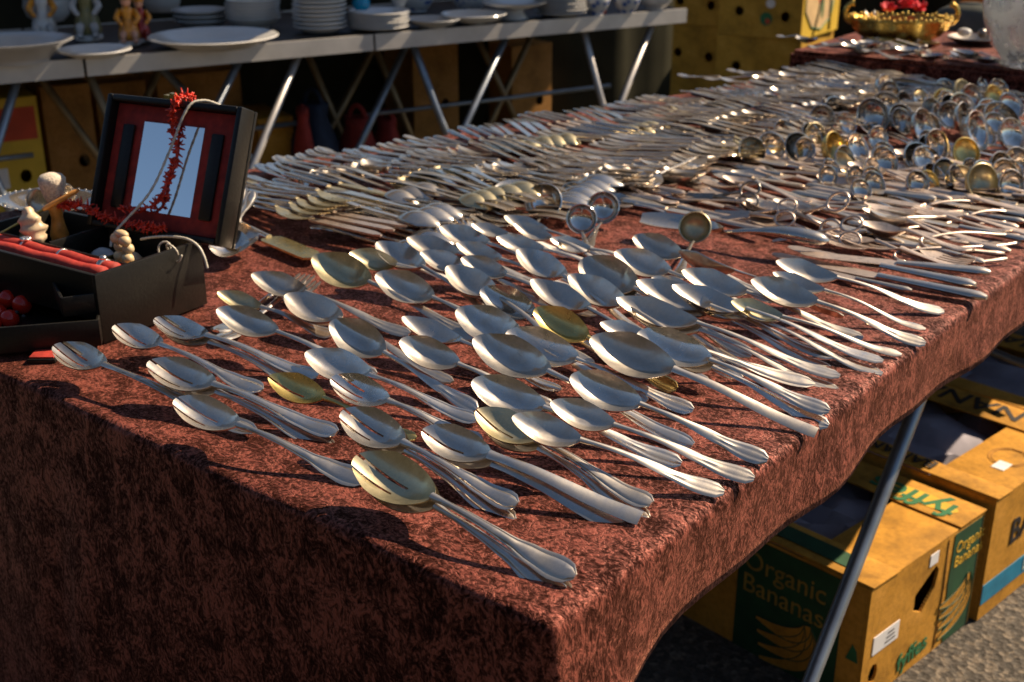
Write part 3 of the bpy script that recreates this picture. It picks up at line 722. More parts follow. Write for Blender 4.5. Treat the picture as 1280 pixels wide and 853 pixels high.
def scissors(px, py, yaw, label, mat, open_=9, lift=.012, k=1.0, flip=0):
    o = thing('scissors', label, 'scissors', T(at(px, py, lift)) @ rotz(R(yaw)) @ Matrix.Rotation(R(-10), 4, 'Y') @ Matrix.Rotation(R(flip), 4, 'X') @ Matrix.Scale(k, 4), 'scissors among the loose cutlery')
    for sgn in (1, -1):
        m = MB(); zz = .0018*sgn
        P = [[(-.07+.07*s, -.002-.0045*s*(1 if sgn > 0 else 1), zz+.001), (-.07+.07*s, .002+.0045*s, zz+.001)] for s in [0, .2, .5, .8, 1]]
        Q = [[(x, y, z-.002) for x, y, z in r] for r in P]
        m.thick(P, Q)
        link('blade', m.mesh('blade', mat, 40), o, mat, rotz(R(open_*sgn)))
        h = loop((.066, 0, zz), .018, .014, .0024); h.tube([(0, 0, zz), (.03, 0, zz), (.048, 0, zz)], [.0045, .0028, .0026], 8)
        link('handle_loop', h.mesh('handle_loop', mat, 0), o, mat, rotz(R(-open_*sgn*1.35)))
    link('screw', MB().lathe([(.003, 0), (.003, .004), (.001, .005)], 12).mesh('screw', mat), o, mat)
    return o
scissors(893, 246, 8, 'dark steel scissors with one round loop raised above the flat cutlery', DARKSTEEL, 7, .022, .85, 62)
scissors(938, 268, 10, 'small steel scissors beside the crystal handled server', STEEL, 8, .020, .8, 55)
scissors(998, 268, -8, 'bright scissors with two upright loops at the middle of the loose band', STEEL, 14, .024, .95, 65)
scissors(1016, 292, 14, 'scissors with overlapping loops nearest to the table knives', STEEL, 10, .016, .8, 50)
def tongs(px, py, qx, qy, label, mat, gape=.020):
    a, b = at(px, py, .010), at(qx, qy, .012); L = (b-a).length
    o = thing('sugar_tongs', label, 'tongs', frame(a, b-a, (0, -.5, .85)), 'sugar tongs at the right edge')
    bow = MB(); n = 12
    bow.tube([(.004*0+.012-.012*math.cos(math.pi*(i/n-.5)), gape*.5*math.sin(math.pi*(i/n-.5)), 0) for i in range(n+1)], .0022, 6, True, 1.7)
    link('bow', bow.mesh('bow', mat, 0), o, mat)
    for s in (1, -1):
        arm = MB(); arm.tube([(.012+(L-.012)*t, s*(gape*.5+.006*math.sin(math.pi*t)-gape*.25*t), .003*math.sin(t*5)) for t in [i/12 for i in range(13)]], [.0024]*9+[.0022, .003, .0038, .0025], 7, True, .6)
        link('arm', arm.mesh('arm', mat, 0), o, mat)
    return o
tongs(1118, 322, 1258, 318, 'sugar tongs with thin arms ending furthest right, above the table knives', STEEL)
tongs(1152, 306, 1278, 296, 'slender sugar tongs with a bent bow, cut by the right edge', STEEL, .026)
tongs(1090, 288, 1200, 270, 'sugar tongs lying diagonally over the flat forks', STEEL, .018)
tongs(1205, 276, 1290, 268, 'sugar tongs behind the slender pair at the right', STEEL, .022)
tongs(1150, 262, 1262, 256, 'sugar tongs below the right end of the ladles', STEEL, .018)
# table knives nearest to the right edge
for (a, b, lab, up, m) in [
    ((1000,320),(1237,345),'table knife with a thick silver handle standing on edge, furthest back of the four', .014, SILVER),
    ((984,312),(1219,361),'table knife with a broad worn blade, second of the four at the right edge', .010, SILVER),
    ((964,321),(1233,377),'table knife lying nearest to the cloth edge at the right', .006, SILVER),
    ((1004,337),(1139,368),'short slim knife beside the nearest table knife', .004, SILVER_DULL)]:
    A, B = at(*a, up), at(*b, up); L = (B-A).length
    o = thing('table_knife', lab, 'knife', frame(A, B-A), 'table knives by the right edge')
    link('blade', knife_blade(min(L*.52, L-.105) if L > .2 else L*.5, .021 if L > .2 else .013), o, STEEL)
    link('handle', knife_handle(min(L*.52, L-.105) if L > .2 else L*.5, L, .018 if L > .2 else .010), o, m)
# broad fish slice and the server with a rounded blue handle
a, b = at(800, 283, .016), at(1036, 312, .018)
o = thing('fish_slice', 'broad fish slice mirroring blue sky, with a rounded plain handle', 'fish slice', frame(a, b-a, (0, -.25, 1)))
L = (b-a).length; P, Q = [], []
for i in range(13):
    s = i/12; w = .021*math.sin(math.pi*min(1, (s*.93+.07))**.8)**.55; p = [(s*L*.46, t*w, (.004+.007*t*t-.004*math.sin(s*3)*(1-t*t))+.004) for t in (-1, -.6, -.2, .2, .6, 1)]
    P.append(p); Q.append([(x, y, z-.0014) for x, y, z in p])
link('blade', MB().thick(P, Q).mesh('blade', SILVER, 40), o, SILVER)
hm = MB(); hm.tube([(L*(.45+.55*t), 0, .006+.012*math.sin(t*2.6)) for t in [i/14 for i in range(15)]], [.004, .0035, .0042, .005, .004, .0055, .0075, .009, .0105, .0115, .012, .012, .0115, .010, .004], 12, True, .7)
link('handle', hm.mesh('handle', SILVER_MIRROR, 0), o, SILVER_MIRROR)
# long ladle crossing from the tiny ladles to the scissors, and a server with bright handle
for (a, b, lab, bl) in [((752, 243), (888, 278), 'long handled spoon with a blue reflecting bowl behind the tiny ladles', .060), ((752, 222), (880, 268), 'long handled spoon lying side by side with the blue reflecting one', .058)]:
    A, B = at(*a, .022), at(*b, .008); fr = frame(A, B-A, (0, -.3, 1))
    spoon_at(None, fr @ T(0, 0, -.014), (B-A).length, bl, .038, 'thread', (SILVER_MIRROR, SILVER), lab, 'spoon', 'long handled spoons', 'serving_spoon')
for (a, b, lab) in [((905, 180), (800, 240), 'engraved fork with broad tines at the left of the ladles'), ((935, 192), (845, 215), 'engraved fork pointing at the leftmost ladle')]:
    A, B = at(*b, .018), at(*a, .022); o = thing('serving_fork', lab, 'fork', frame(A, B-A), 'engraved serving forks')
    fork_parts(o, max(.17, (B-A).length), SILVER, SILVER, 'fiddle', .075, .034, 4, 1.1)
# nested ladles and bowls right of the jewellery box
for i, (u, v, r) in enumerate([(285, 322, .034), (300, 328, .033), (283, 338, .036)]):
    p = at(u, v, .0)
    o = thing('serving_spoon', ['round soup spoon leaning against the right side of the jewellery box', 'round soup spoon nested behind the leaning one', 'lowest round soup spoon at the foot of the jewellery box'][i], 'spoon',
              T(p.x, p.y, ZT+.006) @ rotz(R(150-12*i)) @ Matrix.Rotation(R(-18), 4, 'Y'), 'round soup spoons by the jewellery box')
    link('bowl', bowl_mesh(.062, .052, .2, 'round'), o, SILVER_MIRROR); link('handle', handle_mesh('thread', .0598, .17, .0145, .005), o, SILVER)

# ---------------------------------------------------------------- jewellery box with its contents
JY = R(6.0)                                            # the box stands slightly turned
J0 = at(130, 432, 0)                                   # its right front bottom corner
JM = T(J0.x, J0.y, ZT+.001) @ rotz(JY)                 # local x < 0 goes left, y > 0 goes back
def jp(x, y, z): return JM @ Vector((x, y, z))
JW, JD, JH = .27, .155, .080
jb = thing('jewellery_box', 'open black leather jewellery box with a dark red lined lid and mirror', 'jewellery box', JM)
def panel(c, d, name, mat, parent, M=None, bev=.0012, seg=2):
    bm = bmesh.new(); bmesh.ops.create_cube(bm, size=1)
    for v in bm.verts: v.co = Vector((v.co.x*d[0], v.co.y*d[1], v.co.z*d[2]))
    if bev: bmesh.ops.bevel(bm, geom=list(bm.edges), offset=min(bev, min(d)*.45), segments=seg, affect='EDGES', profile=.5)
    for v in bm.verts: v.co += Vector(c)
    me = bpy.data.meshes.new(name); bm.to_mesh(me); bm.free(); me.materials.append(mat)
    me.polygons.foreach_set('use_smooth', [True]*len(me.polygons)); me.set_sharp_from_angle(angle=R(35))
    return link(name, me, parent, mat, M)
w = .006
panel((-w/2, JD/2, JH/2), (w, JD, JH), 'side_panel', LEATHER, jb)
panel((-JW+w/2, JD/2, JH/2), (w, JD, JH), 'side_panel', LEATHER, jb)
panel((-JW/2, JD-w/2, JH/2), (JW-2*w-.0006, w, JH-.0006), 'back_panel', LEATHER, jb)
panel((-JW/2, w/2+.001, .052), (JW-2*w-.0006, w, .054), 'front_panel', LEATHER, jb)
panel((-JW/2, JD/2, .033), (JW-2*w-.001, JD-2*w-.001, .004), 'inner_floor', LEATHER, jb)
panel((-JW/2, .052, .064), (JW-2*w-.001, .003, .028), 'divider', LEATHER, jb)
panel((-.150, .100, .064), (.003, .085, .028), 'divider', LEATHER, jb)
for k in range(2):
    rr_ = MB(); rr_.tube([(-JW+.010+.0315*i*.24/.24*.0-0+(JW-.020)*i/16, .020+.017*k, .074+.0010*math.sin(i*1.3)) for i in range(17)], .0078, 12)
    link('ring_roll', rr_.mesh('ring_roll', REDROLL, 0), jb)
# lid: its hinge lies on the back top edge, it leans back about 23 degrees and stands a little askew
LW, LH, LD = .205, .165, .032
LM = T(0.026, JD+.002, JH-.004) @ rotz(R(7)) @ Matrix.Rotation(R(-23), 4, 'X')     # local x < 0 left, z up the lid, y = depth
panel((-LW/2, LD-.003, LH/2), (LW-.0004, .005, LH-.0004), 'lid_back', LEATHER, jb, LM)
for c, d in (((-.004, (LD-.006)/2, LH/2), (.008, LD-.006, LH)), ((-LW+.004, (LD-.006)/2, LH/2), (.008, LD-.006, LH)),
             ((-LW/2, (LD-.006)/2, LH-.004), (LW-.0165, LD-.006, .008)), ((-LW/2, (LD-.006)/2, .004), (LW-.0165, LD-.006, .008))):
    panel(c, d, 'lid_rim', LEATHER, jb, LM, .002)
panel((-LW/2, LD-.016, LH/2), (LW-.017, .006, LH-.017), 'lid_lining', REDLINING, jb, LM)
panel((-LW/2-.001, LD-.0200, LH*.50), (.092, .002, .108), 'mirror', MIRROR, jb, LM, 0)
for sx in (-1, 1):
    panel((-LW/2-.001+sx*.068, LD-.0215, LH*.48), (.018, .004, .104), 'lid_pocket', LEATHER, jb, LM, .0018)
def tray(px, py, z0, d1, l1, l2, h, label, hasf=True):
    """an open tray seen from its near corner; d1 runs along its right wall"""
    M = T(px, py, z0) @ rotz(d1)
    o = thing('tray', label, 'tray', M, 'jewellery trays')
    t_ = .0035
    panel((l1/2, -t_/2, h/2), (l1, t_, h), 'wall', LEATHER, o, None, .0008)
    panel((l1/2, -l2+t_/2, h/2), (l1, t_, h), 'wall', LEATHER, o, None, .0008)
    panel((t_/2, -l2/2, h/2), (t_, l2-2*t_-.0004, h-.0004), 'wall', LEATHER, o, None, .0008)
    panel((l1-t_/2, -l2/2, h/2), (t_, l2-2*t_-.0004, h-.0004), 'wall', LEATHER, o, None, .0008)
    panel((l1/2, -l2/2, .002), (l1-2*t_-.001, l2-2*t_-.001, .003), 'floor', REDLINING if h > .03 else LEATHER, o, None, 0)
    return o
ta = at(127, 398, .037)
tray(ta.x, ta.y-.004, ZT+.006, R(232), .17, .20, .030, 'lower black tray holding the red beads, pulled out at the front of the box')
tc = at(75, 372, .060)
tray(tc.x, tc.y, ZT+.034, R(62), .062, -.17, .026, 'upper small black tray with a clear bead string, above the lower one') if False else None
o = thing('tray', 'upper small black tray with a clear bead string, in front of the box', 'tray', T(tc.x, tc.y, ZT+.0375) @ rotz(R(66)), 'jewellery trays')
for c, d in (((.024, .0, .011), (.046, .0035, .022)), ((.0018, .085, .011), (.0035, .166, .0216)), ((.045, .085, .011), (.0035, .166, .0216)), ((.024, .170, .011), (.046, .0035, .022))):
    panel(c, d, 'wall', LEATHER, o, None, .0008)
panel((.024, .085, .0015), (.040, .164, .003), 'floor', LEATHER, o, None, 0)
# thin red lined case under the lower tray
pc = at(62, 440, .003); o = thing('slim_case', 'slim red lined case sticking out under the lower tray', 'case', T(pc.x, pc.y, ZT) @ rotz(R(40)))
panel((0, 0, .003), (.030, .055, .005), 'cover', LEATHER, o); panel((0, 0, .0065), (.026, .050, .002), 'lining', REDROLL, o, None, .0006)
# red bead necklace
o = thing('red_bead_necklace', 'necklace of glossy round red beads heaped in the lower tray', 'necklace', T(at(15, 380, .025)))
bead = MB().ball((0, 0, 0), 1, 18, 12).mesh('bead', REDBEAD, 0); small = MB().ball((0, 0, 0), 1, 10, 7).mesh('spacer', BLACKINK, 0)
for (u, v, r) in [(28, 381, 11.5), (10, 374, 11), (2, 356, 7), (13, 357, 7), (24, 362, 6), (12, 399, 11), (-3, 392, 11), (-12, 370, 11), (-9, 405, 10)]:
    z = .012+.0001*(410-v)*3; p = at(u, v, z); d = (p-CAM).length; r_ = r*d/F_PX
    link('bead', bead, o, REDBEAD, T(p-o.location) @ Matrix.Scale(r_, 4))
for (u, v) in [(24, 369), (21, 391), (17, 366), (30, 396), (2, 384)]:
    p = at(u, v, .022); link('spacer', small, o, BLACKINK, T(p-o.location) @ Matrix.Scale(.0026, 4))
o = thing('glass_bead_string', 'string of small clear beads lying in the upper tray', 'necklace', T(at(30, 345, .05)))
gb = MB().ball((0, 0, 0), .0026, 8, 6).mesh('bead', SILVER_MIRROR, 0)
for i in range(26):
    p = at(-6+i*3.4, 341+i*1.05+3*math.sin(i*1.7), .045); link('bead', gb, o, SILVER_MIRROR, T(p-o.location))
# carvings, shell, brush
def blobs(name, label, cat, mat, base, lst):
    o = thing(name, label, cat, T(base)); m = MB()
    for (x, y, z, r, sz) in lst: m.ball((x, y, z), r, 12, 8, 1, 1, sz)
    return o, m
b0 = jp(-.060, .090, .036)
o = thing('carved_figure', 'cream carved figure of stacked knobs standing in the open box', 'figurine', T(b0))
m = MB(); m.box((0, 0, .008), (.026, .018, .016)); 
link('base', m.mesh('base', CREAM, 30), o)
m = MB()
for k in range(4):
    for sx in (-1, 1): m.ball((sx*.008+.002*math.sin(k*2), .002*math.cos(k*3), .020+.0105*k), .0078, 10, 8, 1.05, .9, .85)
m.ball((0, 0, .058), .006, 10, 8, 1.9, 1, .8)
link('knobs', m.mesh('knobs', CREAM, 0), o)
sh = at(54, 290, .085); o = thing('conch_shell', 'pale pointed conch shell on the left edge of the open box', 'shell', T(jp(-.180, .062, .068)))
m = MB(); pr = []
for i in range(15):
    s = i/14; pr.append((max(.0005, .017*math.sin(math.pi*(s*.80+.12))*(1+.16*math.cos(s*26))), .052*s-.006))
m.lathe(pr, 14, (0, 0, 0), 1, .8, lambda q, z: 1+.10*math.cos(3*q+z*200)); link('whorl', m.mesh('whorl', SHELLM, 0), o, None, Matrix.Rotation(R(-14), 4, 'Y'))
p = jp(-.212, .118, .094); o = thing('shaving_brush', 'shaving brush with cream bristles and an amber handle behind the open box', 'brush', T(p))
m = MB().lathe([(.010, -.040), (.0115, -.032), (.008, -.018), (.007, -.010), (.0095, .002), (.009, .006)], 18); link('handle', m.mesh('handle', AMBER, 40), o)
m = MB().lathe([(.0085, .005), (.0125, .018), (.0160, .032), (.0165, .038), (.013, .043), (.005, .0455)], 22, (0, 0, 0), 1, 1, lambda q, z: 1+.05*math.sin(q*11)); link('bristles', m.mesh('bristles', BRISTLE, 0), o)
pa, pb = jp(-.235, .050, .075), jp(-.165, .120, .125)
o = thing('letter_opener', 'brass letter opener leaning out of the box across the brush', 'letter opener', T(pa))
m = MB(); m.tube([(0, 0, 0), (pb-pa)*.55], [.0028, .0034], 8, True, .5); link('blade', m.mesh('blade', BRASS, 40), o)
m = MB(); m.tube([(pb-pa)*.55, (pb-pa)*.6, (pb-pa)*.95, (pb-pa)], [.0022, .0034, .0030, .0014], 10); link('handle', m.mesh('handle', AMBER, 40), o)
# coral necklaces: a string with hundreds of short twigs
def coral(label, pts, n, rn, ln=.007, gp='coral necklaces'):
    P = [Vector(p) for p in pts]
    def cr(t):
        k = len(P)-1; i = min(int(t*k), k-1); f = t*k-i
        a, b, c, d = P[max(i-1, 0)], P[i], P[i+1], P[min(i+2, k)]
        return .5*((2*b)+(c-a)*f+(2*a-5*b+4*c-d)*f*f+(3*b-a-3*c+d)*f**3)
    o = thing('coral_necklace', label, 'necklace', T(P[0]), gp)
    m = MB(); m.tube([cr(i/40)-P[0] for i in range(41)], .0016, 5)
    link('string', m.mesh('string', CORAL, 0), o)
    m = MB()
    for i in range(n):
        q = cr(rn.random())-P[0]; d = Vector((rn.gauss(0, 1), rn.gauss(0, 1), rn.gauss(0, .9))).normalized(); l = ln*rn.uniform(.5, 1.2)
        e = d+Vector((rn.gauss(0, .4), rn.gauss(0, .4), rn.gauss(0, .4)))
        m.tube([q, q+d*l*.6, q+d*l*.6+e.normalized()*l*.5], [.0016, .0014, .0007], 4)
    me = m.mesh('coral_twigs', CORAL, 0); t = link('coral_twigs', me, o); t['kind'] = 'stuff'
    return o
def lp(x, y, z): return JM @ (LM @ Vector((x, y, z)))
rc = random.Random(5)
coral('red coral necklace hanging from the top of the lid over the mirror', [lp(-.095, LD+.004, LH*.93), lp(-.088, LD*.5, LH+.006), lp(-.094, -.004, LH*.99), lp(-.1, .004, LH*.80), lp(-.092, .010, LH*.62), lp(-.098, .009, LH*.42), lp(-.108, .004, LH*.22), jp(-.118, .135, .105)], 290, rc, .0085)
coral('red coral string lying from the brush along the foot of the lid', [jp(-.196, .112, .106), jp(-.194, .118, .102), jp(-.190, .124, .100), jp(-.172, .132, .100), jp(-.150, .135, .092), jp(-.120, .138, .088), jp(-.085, .142, .086), jp(-.055, .146, .088)], 270, rc, .009)
o = thing('brass_clip', 'small brass clip on the top edge of the lid', 'clip', T(lp(-.118, LD*.5, LH+.002)))
m = MB(); m.box((0, 0, .003), (.022, .007, .005)); m.box((.004, 0, .007), (.010, .005, .003)); link('clip_body', m.mesh('clip_body', BRASS, 30), o)
def cord(label, pts, r=.0016):
    o = thing('pearl_string', label, 'necklace', T(pts[0]), 'seed pearl strings'); P = [Vector(p)-Vector(pts[0]) for p in pts]; m = MB()
    k = len(P)-1; n = 60; L_ = []
    for i in range(n+1):
        t = i/n; j = min(int(t*k), k-1); f = t*k-j; a, b, c, d = P[max(j-1, 0)], P[j], P[j+1], P[min(j+2, k)]
        L_.append(.5*((2*b)+(c-a)*f+(2*a-5*b+4*c-d)*f*f+(3*b-a-3*c+d)*f**3))
    m.tube(L_, [r*(1.15 if i % 2 else .85) for i in range(n+1)], 7); link('string', m.mesh('string', PEARL, 0), o); return o
cord('seed pearl string hanging from the lid top down into the box', [lp(-.052, LD*.8, LH+.003), lp(-.066, LD*.3, LH+.004), lp(-.076, -.004, LH*.94), lp(-.090, -.006, LH*.62), lp(-.104, -.012, LH*.30), jp(-.100, .115, .085), jp(-.095, .100, .070)])
cord('seed pearl string draped over the right side of the box', [jp(-.062, .118, .080), jp(-.045, .124, .084), jp(-.022, .131, .0865), jp(-.002, .136, .0855), jp(.012, .138, .079), jp(.020, .138, .068), jp(.024, .138, .054)])
cord('tangled pale earring loops lying behind the carved figure', [jp(-.022+.011*math.cos(t*.7)+.0012*t, .116+.003*math.sin(t), .074+.010*math.sin(t*.7)) for t in range(19)], .0012)
for i, (x, k, lab) in enumerate([(-.165, 0, 'ring with a cluster of clear stones on the red ring rolls'), (-.100, 0, 'plain silver ring pushed on the red ring rolls'), (-.030, 0, 'broad silver signet ring at the right end of the ring rolls')]):
    o = thing('ring', lab, 'ring', T(jp(x, .037, .074)), 'rings on the red rolls')
    h = MB(); h.tube([(0, .0085*math.cos(q*.3927), .0085*math.sin(q*.3927)) for q in range(17)], .0012 if i < 2 else .0020, 7, False, 1.3 if i < 2 else 2); link('band', h.mesh('band', SILVER_MIRROR, 0), o)
    if i != 1:
        m = MB()
        for q in range(7 if i == 0 else 1): m.ball((0+.004*math.cos(q)*(q > 0), .004*math.sin(q)*(q > 0), .0105), .0028 if i == 0 else .0045, 8, 6, 1, 1, .8)
        link('stones', m.mesh('stones', SILVER_MIRROR, 0), o)
for i, (x, y, c) in enumerate([(-.105, .085, SHELLM), (-.125, .110, PORC_GREY), (-.135, .075, PEARL), (-.040, .075, AMBER), (-.085, .118, SHELLM)]):
    o = thing('brooch', ['orange shell brooch in the middle of the open box', 'grey stone brooch at the back of the open box', 'pale oval brooch left of the shell brooch', 'amber brooch right of the carved figure', 'shell cameo brooch beside the carved figure'][i], 'brooch', T(jp(x, y, .046)), 'brooches in the open box')
    m = MB(); m.lathe([(.004, 0), (.013, .003), (.014, .007), (.010, .012), (.003, .015)], 14, (0, 0, 0), 1, .7); link('stone', m.mesh('stone', c, 40), o, None, rotz(i))
    m = MB(); m.lathe([(.0146, .002), (.0152, .0045), (.0146, .0065)], 14, (0, 0, 0), 1, .7); link('setting', m.mesh('setting', BRASS, 40), o, None, rotz(i))
# silver dish behind the box at the left
p = at(66, 258, .012); o = thing('silver_dish', 'oval silver dish with a beaded rim behind the jewellery box', 'dish', T(p.x, p.y, ZT+.003) @ rotz(R(20)))
link('dish_body', MB().lathe([(.03, 0), (.045, .004), (.055, .013), (.068, .018), (.070, .0195), (.066, .0195), (.054, .0150), (.044, .006), (.001, .004)], 28, (0, 0, 0), 1.25, .9).mesh('dish_body', SILVER_MIRROR, 50), o)
m = MB()
for q in range(40): m.ball((.0695*1.25*math.cos(q*.157), .0695*.9*math.sin(q*.157), .0195), .0022, 6, 4)
t = link('beaded_rim', m.mesh('beaded_rim', SILVER_MIRROR, 0), o)
for i, (u, v) in enumerate([(50, 250), (78, 246)]):
    p = at(u, v, .03); o = thing('napkin_ring', ['dented silver napkin ring lying in the oval dish', 'second silver napkin ring in the oval dish'][i], 'napkin ring', T(p) @ rotz(R(40+70*i)) @ Matrix.Rotation(R(80), 4, 'X'), 'napkin rings in the silver dish')
    link('ring_band', MB().lathe([(.017, -.012), (.0185, -.010), (.0180, 0), (.0185, .010), (.017, .012), (.0162, .011), (.0160, -.011)], 20).mesh('ring_band', SILVER_MIRROR, 40), o)

# ---------------------------------------------------------------- cardboard boxes
def holed(name, w, h, t, holes, mat, parent, M):
    """board w x h (local x, y from 0) of thickness t with oval or many sided holes cut through"""
    bm = bmesh.new()
    def ring(pts):
        v = [bm.verts.new((x, y, 0)) for x, y in pts]; return [bm.edges.new((v[i], v[(i+1) % len(v)])) for i in range(len(v))]
    e = ring([(0, 0), (w, 0), (w, h), (0, h)])
    for hl in holes: e += ring(hl)
    r = bmesh.ops.triangle_fill(bm, use_beauty=True, use_dissolve=False, edges=e)
    fs = [f for f in bm.faces]
    for f in fs:
        if f.normal.z < 0: f.normal_flip()
    x = bmesh.ops.extrude_face_region(bm, geom=fs)
    for v in [q for q in x['geom'] if isinstance(q, bmesh.types.BMVert)]: v.co.z -= t
    bmesh.ops.recalc_face_normals(bm, faces=list(bm.faces))
    me = bpy.data.meshes.new(name); bm.to_mesh(me); bm.free(); me.materials.append(mat)
    return link(name, me, parent, mat, M)
def oval(cx, cy, rx, ry, n=14, a=0): return [(cx+rx*math.cos(2*math.pi*i/n)*math.cos(a)-ry*math.sin(2*math.pi*i/n)*math.sin(a), cy+rx*math.cos(2*math.pi*i/n)*math.sin(a)+ry*math.sin(2*math.pi*i/n)*math.cos(a)) for i in range(n)]
def poly_piece(name, pts, t, mat, parent, M):
    n = len(pts); m = MB(); m.add([(x, y, 0) for x, y in pts]+[(x, y, t) for x, y in pts], [tuple(range(n))[::-1], tuple(range(n, 2*n))]+[(i, (i+1) % n, n+(i+1) % n, n+i) for i in range(n)])
    return link(name, m.mesh(name, mat, 30), parent, mat, M)
def text(s_, size, mat, parent, M, name='lettering', bold=.0):
    c = bpy.data.curves.new('t', 'FONT'); c.body = s_; c.size = size; c.extrude = .0004; c.offset = bold; c.space_line = .9
    to = bpy.data.objects.new('t', c); me = bpy.data.meshes.new_from_object(to); me.name = name
    bpy.data.objects.remove(to); bpy.data.curves.remove(c)
    me.materials.clear(); me.materials.append(mat); return link(name, me, parent, mat, M)
def mat4(x, y, z, o):
    m = Matrix((Vector(x), Vector(y), Vector(z))).transposed().to_4x4(); m.translation = Vector(o); return m
def side_m(x, z, lift=.0008): return mat4((1,0,0), (0,0,1), (0,-1,0), (x, -lift, z))        # drawing on the long right face
def end_m(y, z, lift=.0008): return mat4((0,-1,0), (0,0,1), (-1,0,0), (-lift, y, z))        # drawing on the near end
def top_m(x, y, z): return mat4((0,1,0), (-1,0,0), (0,0,1), (x, y, z))                      # upside down on the lid
def bananas(parent, mk, k=1.0):
    for i in range(4):
        a, c, e = Vector((.038, .112)), Vector((.078-.016*i, .022+.014*i)), Vector((-.048-.004*i, .008+.024*i))
        L_, R_ = [], []
        for j in range(13):
            t = j/12; p = a*(1-t)**2+c*2*t*(1-t)+e*t*t; d = ((c-a)*(1-t)+(e-c)*t).normalized(); n = Vector((-d.y, d.x)); w_ = .0025+.0105*math.sin(math.pi*min(1, .12+.86*t))
            L_.append(p+n*w_); R_.append(p-n*w_)
        P = [tuple(q*k) for q in L_+R_[::-1]]
        poly_piece('banana_print', P, .0006+.0001*i, CARD, parent, mk)
        m = MB(); m.tube([(x, y, .0007+.0001*i) for x, y in P+P[:1]], .0009*k, 4, False)
        link('outline_print', m.mesh('outline_print', GREENPRINT, 0), parent, GREENPRINT, mk)
def banana_box(M, D, W, H, label, near=True, word='BANANAS', flaps=((.0, .075), (.265, .352))):
    o = thing('banana_box', label, 'cardboard box', M, 'banana boxes under the velvet table'); t = .005
    if near: holes = [[(.142, .150), (.200, .182), (.212, .170), (.206, .140), (.170, .105), (.142, .120)], oval(.036, .052, .013, .018), oval(.312, .100, .009, .024)]
    else: holes = [oval(.17, .15, .035, .014), oval(.05, .05, .012, .014), oval(.30, .05, .012, .014)]
    holed('side_wall', D, H, t, holes, CARD, o, mat4((1,0,0), (0,0,1), (0,-1,0), (0, 0, 0)))
    holed('end_wall', W-2*t-.001, H, t, [oval(.27, .10, .018, .022)], CARD, o, mat4((0,-1,0), (0,0,1), (-1,0,0), (0, W-t-.0005, 0)))
    panel((D/2, W-t/2, H/2), (D, t, H), 'side_wall', CARD, o, None, 0)
    panel((D-t/2, W/2, H/2), (t, W-2*t-.001, H), 'end_wall', CARD, o, None, 0)
    # lid of strips and flaps round the opening
    z = H+.0015
    ya = .125
    for i, (x0, x1) in enumerate(flaps):
        panel(((x0+x1)/2, W/2, z+.002*(i+1)), (x1-x0, W+.004, .003), 'lid_strip', CARD, o, T(0, 0, 0) @ Matrix.Rotation(R(.6), 4, 'Y') if i == 0 else Matrix(), .0006)
    panel((D/2, ya/2, z), (D-.002, ya, .003), 'lid_flap', CARD, o, None, .0006)
    panel((D/2, W-.05, z), (D-.002, .09, .003), 'lid_flap', CARD, o, None, .0006)
    m = MB(); rn = random.Random(len(label))
    P = [[(.01+(D-.02)*i/10, .02+(W-.04)*j/10, H-.035+rn.uniform(-.022, .018)) for j in range(11)] for i in range(11)]
    m.thick(P, [[(x, y, zz-.002) for x, y, zz in r] for r in P]); link('paper_liner', m.mesh('paper_liner', PAPER, 25), o)
    return o, z
BX = Vector((.150, .9887, 0)).normalized(); BY = Vector((-BX.y, BX.x, 0))
p1 = at(1090, 738, -.535); BH = .222
M1 = mat4(BX, BY, (0, 0, 1), (p1.x, p1.y, 0.001))
b1, z1 = banana_box(M1, .352, .50, BH, 'nearest yellow brown banana box with a dark green printed panel, by the table leg')
poly_piece('green_panel', [(.262, .002), (.345, .002), (.347, .219), (.252, .219), (.250, .125)], .0005, GREENPRINT, b1, side_m(0, 0))
text('Organic\nBananas', .030, YELINK, b1, side_m(.260, .178, .0016))
bananas(b1, side_m(.285, .012, .0014) @ Matrix.Scale(.95, 4))
text('fyffes', .046, GREENINK, b1, side_m(.112, .016, .0014) @ Matrix.Rotation(R(4), 4, 'Z'), bold=.0008)
panel((.062, -.0008, .108), (.075, .0012, .034), 'paper_label', WHITELABEL, b1, None, 0)
for k in range(3): panel((.075, -.0018, .100+.008*k), (.030-.006*k, .0008, .0016), 'label_line', BLACKINK, b1, None, 0)
panel((.188, -.0008, .200), (.026, .0012, .022), 'paper_label', WHITELABEL, b1, None, 0)
m = MB(); m.tube([(.232, -.0008, .005), (.236, -.0012, .12), (.232, -.0008, .217)], .0011, 4); link('flap_seam', m.mesh('flap_seam', CARD_DARK, 0), b1)
poly_piece('green_panel', [(.0, .0), (.200, .0), (.200, .218), (.0, .218)], .0005, GREENPRINT, b1, end_m(.245, 0))
text('Organic\nBananas', .050, SHADEINK, b1, end_m(.235, .160, .0016))
bananas(b1, end_m(.140, -.006, .0014), 1.02)
poly_piece('mark_print', [(0, 0), (.022, 0), (.018, .020), (.010, .030)], .0006, GREENINK, b1, end_m(.030, .085))
poly_piece('green_band', [(0, 0), (.30, 0), (.30, .038), (0, .038)], .0006, GREENPRINT, b1, mat4((0,-1,0), (1,0,0), (0,0,1), (.022, .36, z1+.0042)))
text('please handle with care', .016, PALEINK, b1, mat4((0,-1,0), (1,0,0), (0,0,1), (.032, .25, z1+.0052))) if False else None
poly_piece('yellow_patch', oval(.0, .0, .075, .022, 16), .0005, YELINK, b1, top_m(.305, .100, z1+.0058))
text('fyffes', .078, GREENINK, b1, top_m(.322, .030, z1+.0066), bold=.0012)
M2 = mat4(BX, BY, (0, 0, 1), M1 @ Vector((.366, -.010, .001)))
